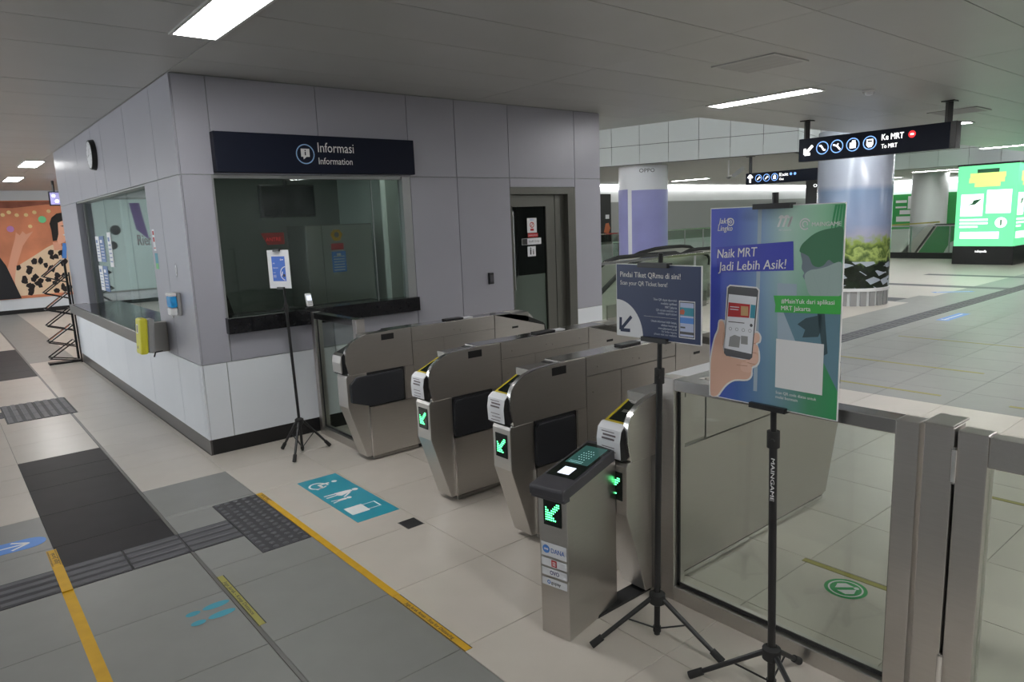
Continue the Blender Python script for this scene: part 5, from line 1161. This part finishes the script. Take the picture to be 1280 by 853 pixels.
# ================================================================== LIGHT BOX
lx = 22.4
t = thing('light_box', 'large green backlit advertising box on a black base at right', 'advert', (lx+.75, 1.35, 0))
part('base', MB().box(lx-.02, lx+1.45, .55, 2.12, 0, .54), 'black', t, bevel=.01)
gm = mat('lbgreen', (.14, .62, .29), .4, emit=1.25); wm = mat('lbwhite', (.75, 1, .82), .4, emit=1.5); ym = mat('lbyellow', (.62, .78, .22), .4, emit=1.0); km = mat('lbdark', (.03, .12, .06), .4, emit=.3)
part('lit_box', MB().box(lx, lx+1.43, .58, 2.10, .54, 2.88), gm, t); part('top_frame', MB().box(lx-.02, lx+1.45, .56, 2.12, 2.88, 2.93), 'black', t)
def lb(F, W, q):
    for (x0, x1, z0, z1, m, nm) in ((.5, 1.05, 2.12, 2.23, km, 'dark_title'), (.32, 1.22, 1.98, 2.12, ym, 'yellow_title'), (.30, 1.20, 1.84, 1.98, ym, 'yellow_title'), (.45, 1.1, 1.72, 1.84, ym, 'yellow_title'),
        (.12, .70, .88, 1.52, wm, 'white_card'), (.78, 1.40, .95, 1.62, wm, 'white_card'), (.12, .85, .74, .80, wm, 'text_line'), (.12, .85, .64, .70, wm, 'text_line'), (.12, .6, .54, .60, wm, 'text_line'), (.15, 1.15, .22, .42, wm, 'white_bar')):
        s_ = W/1.52; b = MB(); F.rect(b, x0*s_, x1*s_, z0, z1, .004); part(nm, b, m, t)
    b = MB(); F.disc(b, 1.18*W/1.52, .68, .15, .004); part('white_disc', b, wm, t); b = MB(); F.rect(b, 1.16*W/1.52, 1.20*W/1.52, .60, .76, .006); F.poly(b, [(.3*W/1.52, 1.20), (.5*W/1.52, 1.22), (.66*W/1.52, 1.38), (.45*W/1.52, 1.34), (.42*W/1.52, 1.26)], .006); part('dark_print', b, km, t)
lb(Print((lx-.001, 2.10, .54), (0, -1, 0)), 1.52, 0); lb(Print((lx, .579, .54), (1, 0, 0)), 1.43, 1)
F = Print((lx-.021, 2.10, 0), (0, -1, 0)); b = MB(); F.text(b, 'tokopedia', .58, .36, .10, .002, width=.3, bold=.010, shear=.2); part('base_lettering', b, 'sign_white', t)

# ================================================================== RAILINGS AND ESCALATORS
def railing(label, p, q, zt, npost, steel='steel_edge', curb=None, glass=True):
    p = Vector(p+(0,)); q = Vector(q+(0,)); t = thing('glass_railing', label, 'railing', ((p+q)/2)[:]); d = (q-p); L = d.length; d.normalize()
    part('handrail', MB().bar(p+Vector((0, 0, zt)), q+Vector((0, 0, zt)), .05, .045), steel, t)
    for k in range(npost):
        a = p+d*(L*k/(npost-1)); part('post', MB().bar(a, a+Vector((0, 0, zt-.02)), .04, .04), 'frame_light', t)
    if glass: part('glass_pane', MB().bar(p+Vector((0, 0, (zt+.1)/2)), q+Vector((0, 0, (zt+.1)/2)), .012, zt-.16), M['glass'], t)
    if curb: part('curb', MB().bar(p+Vector((0, 0, curb/2)), q+Vector((0, 0, curb/2)), .12, curb), 'black_matte', t)
    return t
railing('long steel capped glass railing behind the gates', (4.9, 2.05), (11.2, 2.30), 1.05, 5)
railing('glass railing by the red stand near the far wall', (17.2, 11.2), (19.6, 11.0), .92, 4)
railing('glass railing left of the white column at the far wall', (17.5, 12.1), (20.6, 12.1), 1.2, 4)
railing('glass railing before the far grey wall, right of the white column', (21.2, 12.0), (30, 12.0), 1.2, 8)
railing('glass railing with dark curb left of the light box', (24.7, -3.0), (24.7, 9.0), 1.10, 11, 'frame_light', curb=.2)
bal = mat('balustrade', (.46, .46, .41), .28, .35, .03, 2)
def escalator(label, sides, zlow=.0):
    # each side: y and handrail line (x, z) from the rounded newel down
    x0 = max(p[0] for p in sides[0][1]); t = thing('escalator', label, 'escalator', (x0, sides[0][0], 0))
    for y, pr in sides:
        pl = [(x, max(z-.03, .02)) for x, z in pr]+[(pr[-1][0], 0), (pr[0][0]-.05, 0)]
        part('balustrade_panel', MB().prism(pl, y-.02, y+.02, 'y'), bal, t)
        for k in range(len(pr)-1): pass
        b = MB()
        for k in range(len(pr)-1): b.tube((pr[k][0], y, pr[k][1]), (pr[k+1][0], y, pr[k+1][1]), .04, seg=10)
        part('handrail', b, 'rubber', t, smooth=True)
        part('skirt_panel', MB().box(pr[-3][0], pr[0][0]-.1, y-.05, y+.05, 0, .3), 'steel_dark', t)
    y0, y1 = sides[0][0]+.06, sides[1][0]-.06
    part('landing_plate', MB().box(x0-1.3, x0+.1, y0, y1, .001, .02), 'steel_dark', t)
    for k in range(5): part('step', MB().box(x0-1.7-.4*k, x0-1.32-.4*k, y0, y1, .001, .02), 'steel_dark', t)
pA = [(12.02, .80), (12.03, .92), (11.97, 1.02), (11.87, 1.065), (11.57, 1.094), (11.08, 1.10), (10.64, 1.085), (10.13, 1.025), (9.72, .92), (9.0, .52), (8.2, .05)]
pC = [(12.02, .80), (12.03, .92), (11.97, 1.02), (11.8, 1.05), (11.43, 1.055), (11.08, 1.06), (10.78, 1.05), (10.45, .97), (10.0, .81), (9.3, .40), (8.7, .05)]
escalator('descending escalator with black handrails just left of the white column foot', [(3.2, pC), (4.0, pA)])
pB = [(10.3, .80), (10.32, .92), (10.25, 1.0), (10.1, 1.04), (9.2, 1.05), (8.4, 1.05), (8.05, .99), (7.72, .84), (7.33, .60), (6.9, .33), (6.45, .05)]
escalator('nearer descending escalator directly behind the steel capped railing', [(2.42, pB), (3.06, pB)])
t = thing('escalator', 'escalator with green side panels behind the right railing', 'escalator', (26.2, 3.3, 0))
part('green_side_panel', MB().prism([(4.55, .02), (3.9, 1.08), (2.2, 1.08), (2.2, .02)], 26.2, 26.26, 'x'), mat('escgreen', '2F9A57', .5), t)
b = MB(); b.bar((26.16, 4.62, .02), (26.16, 3.95, 1.1), .08, .06); b.bar((26.16, 3.95, 1.1), (26.16, 2.2, 1.12), .08, .05); part('handrail', b, 'black', t)
F = Print((26.198, 3.4, 0), (0, -1, 0)); b = MB(); F.poly(b, [(-.3, .03), (-.1, .45), (.15, .6), (.3, .6), (.3, .3), (.1, .03)], .002); part('white_print', b, 'paper', t)
b = MB(); b.prism([(4.75, .0), (3.95, 1.1), (4.35, 1.15), (5.3, .0)], 26.6, 26.66, 'x'); part('steel_side_panel', b, 'steel_h', t)
b = MB(); b.prism([(5.0, .0), (5.0, .95), (7.6, .9), (7.6, .0)], 26.6, 26.68, 'x'); part('grey_side_panel', b, 'panel_far', t)
b = MB(); b.bar((26.64, 4.0, 1.18), (26.64, 7.6, 1.0), .06, .05); part('handrail', b, 'yellow_dull', t)
# far left details
t = thing('advert_board', 'tall black advert panel on the far wall beside the booth edge', 'advert', (18.1, 12.4, 1.2)); part('panel', MB().box(17.5, 18.36, 12.30, 12.38, .9, 2.66), 'black', t)
F = Print((17.5, 12.299, .9), U); b = MB(); F.poly(b, [(.45, .35), (.7, .3), (.8, .5), (.72, .7), (.55, .68)], .002); part('orange_print', b, mat('adorange', 'B0623A', .5), t); b = MB(); F.rect(b, .55, .75, .85, 1.0, .002); part('white_print', b, 'paper', t)
t = thing('shelf_stand', 'small red topped stand beside the far black advert panel', 'stand', (18.55, 11.7, 0))
for x, y in ((18.3, 11.55), (18.75, 11.55), (18.3, 11.85), (18.75, 11.85)): part('leg', MB().box(x-.02, x+.02, y-.02, y+.02, 0, 1.15), 'red_dark', t)
part('top_box', MB().box(18.3, 18.72, 11.55, 11.85, 1.15, 1.38), 'red', t); part('shelf', MB().box(18.28, 18.77, 11.53, 11.87, .62, .66), 'red', t); part('shelf', MB().box(18.28, 18.77, 11.53, 11.87, .2, .24), 'black', t); part('red_item', MB().box(18.4, 18.65, 11.6, 11.8, .66, .88), mat('pinkred', 'C98A84', .5), t)
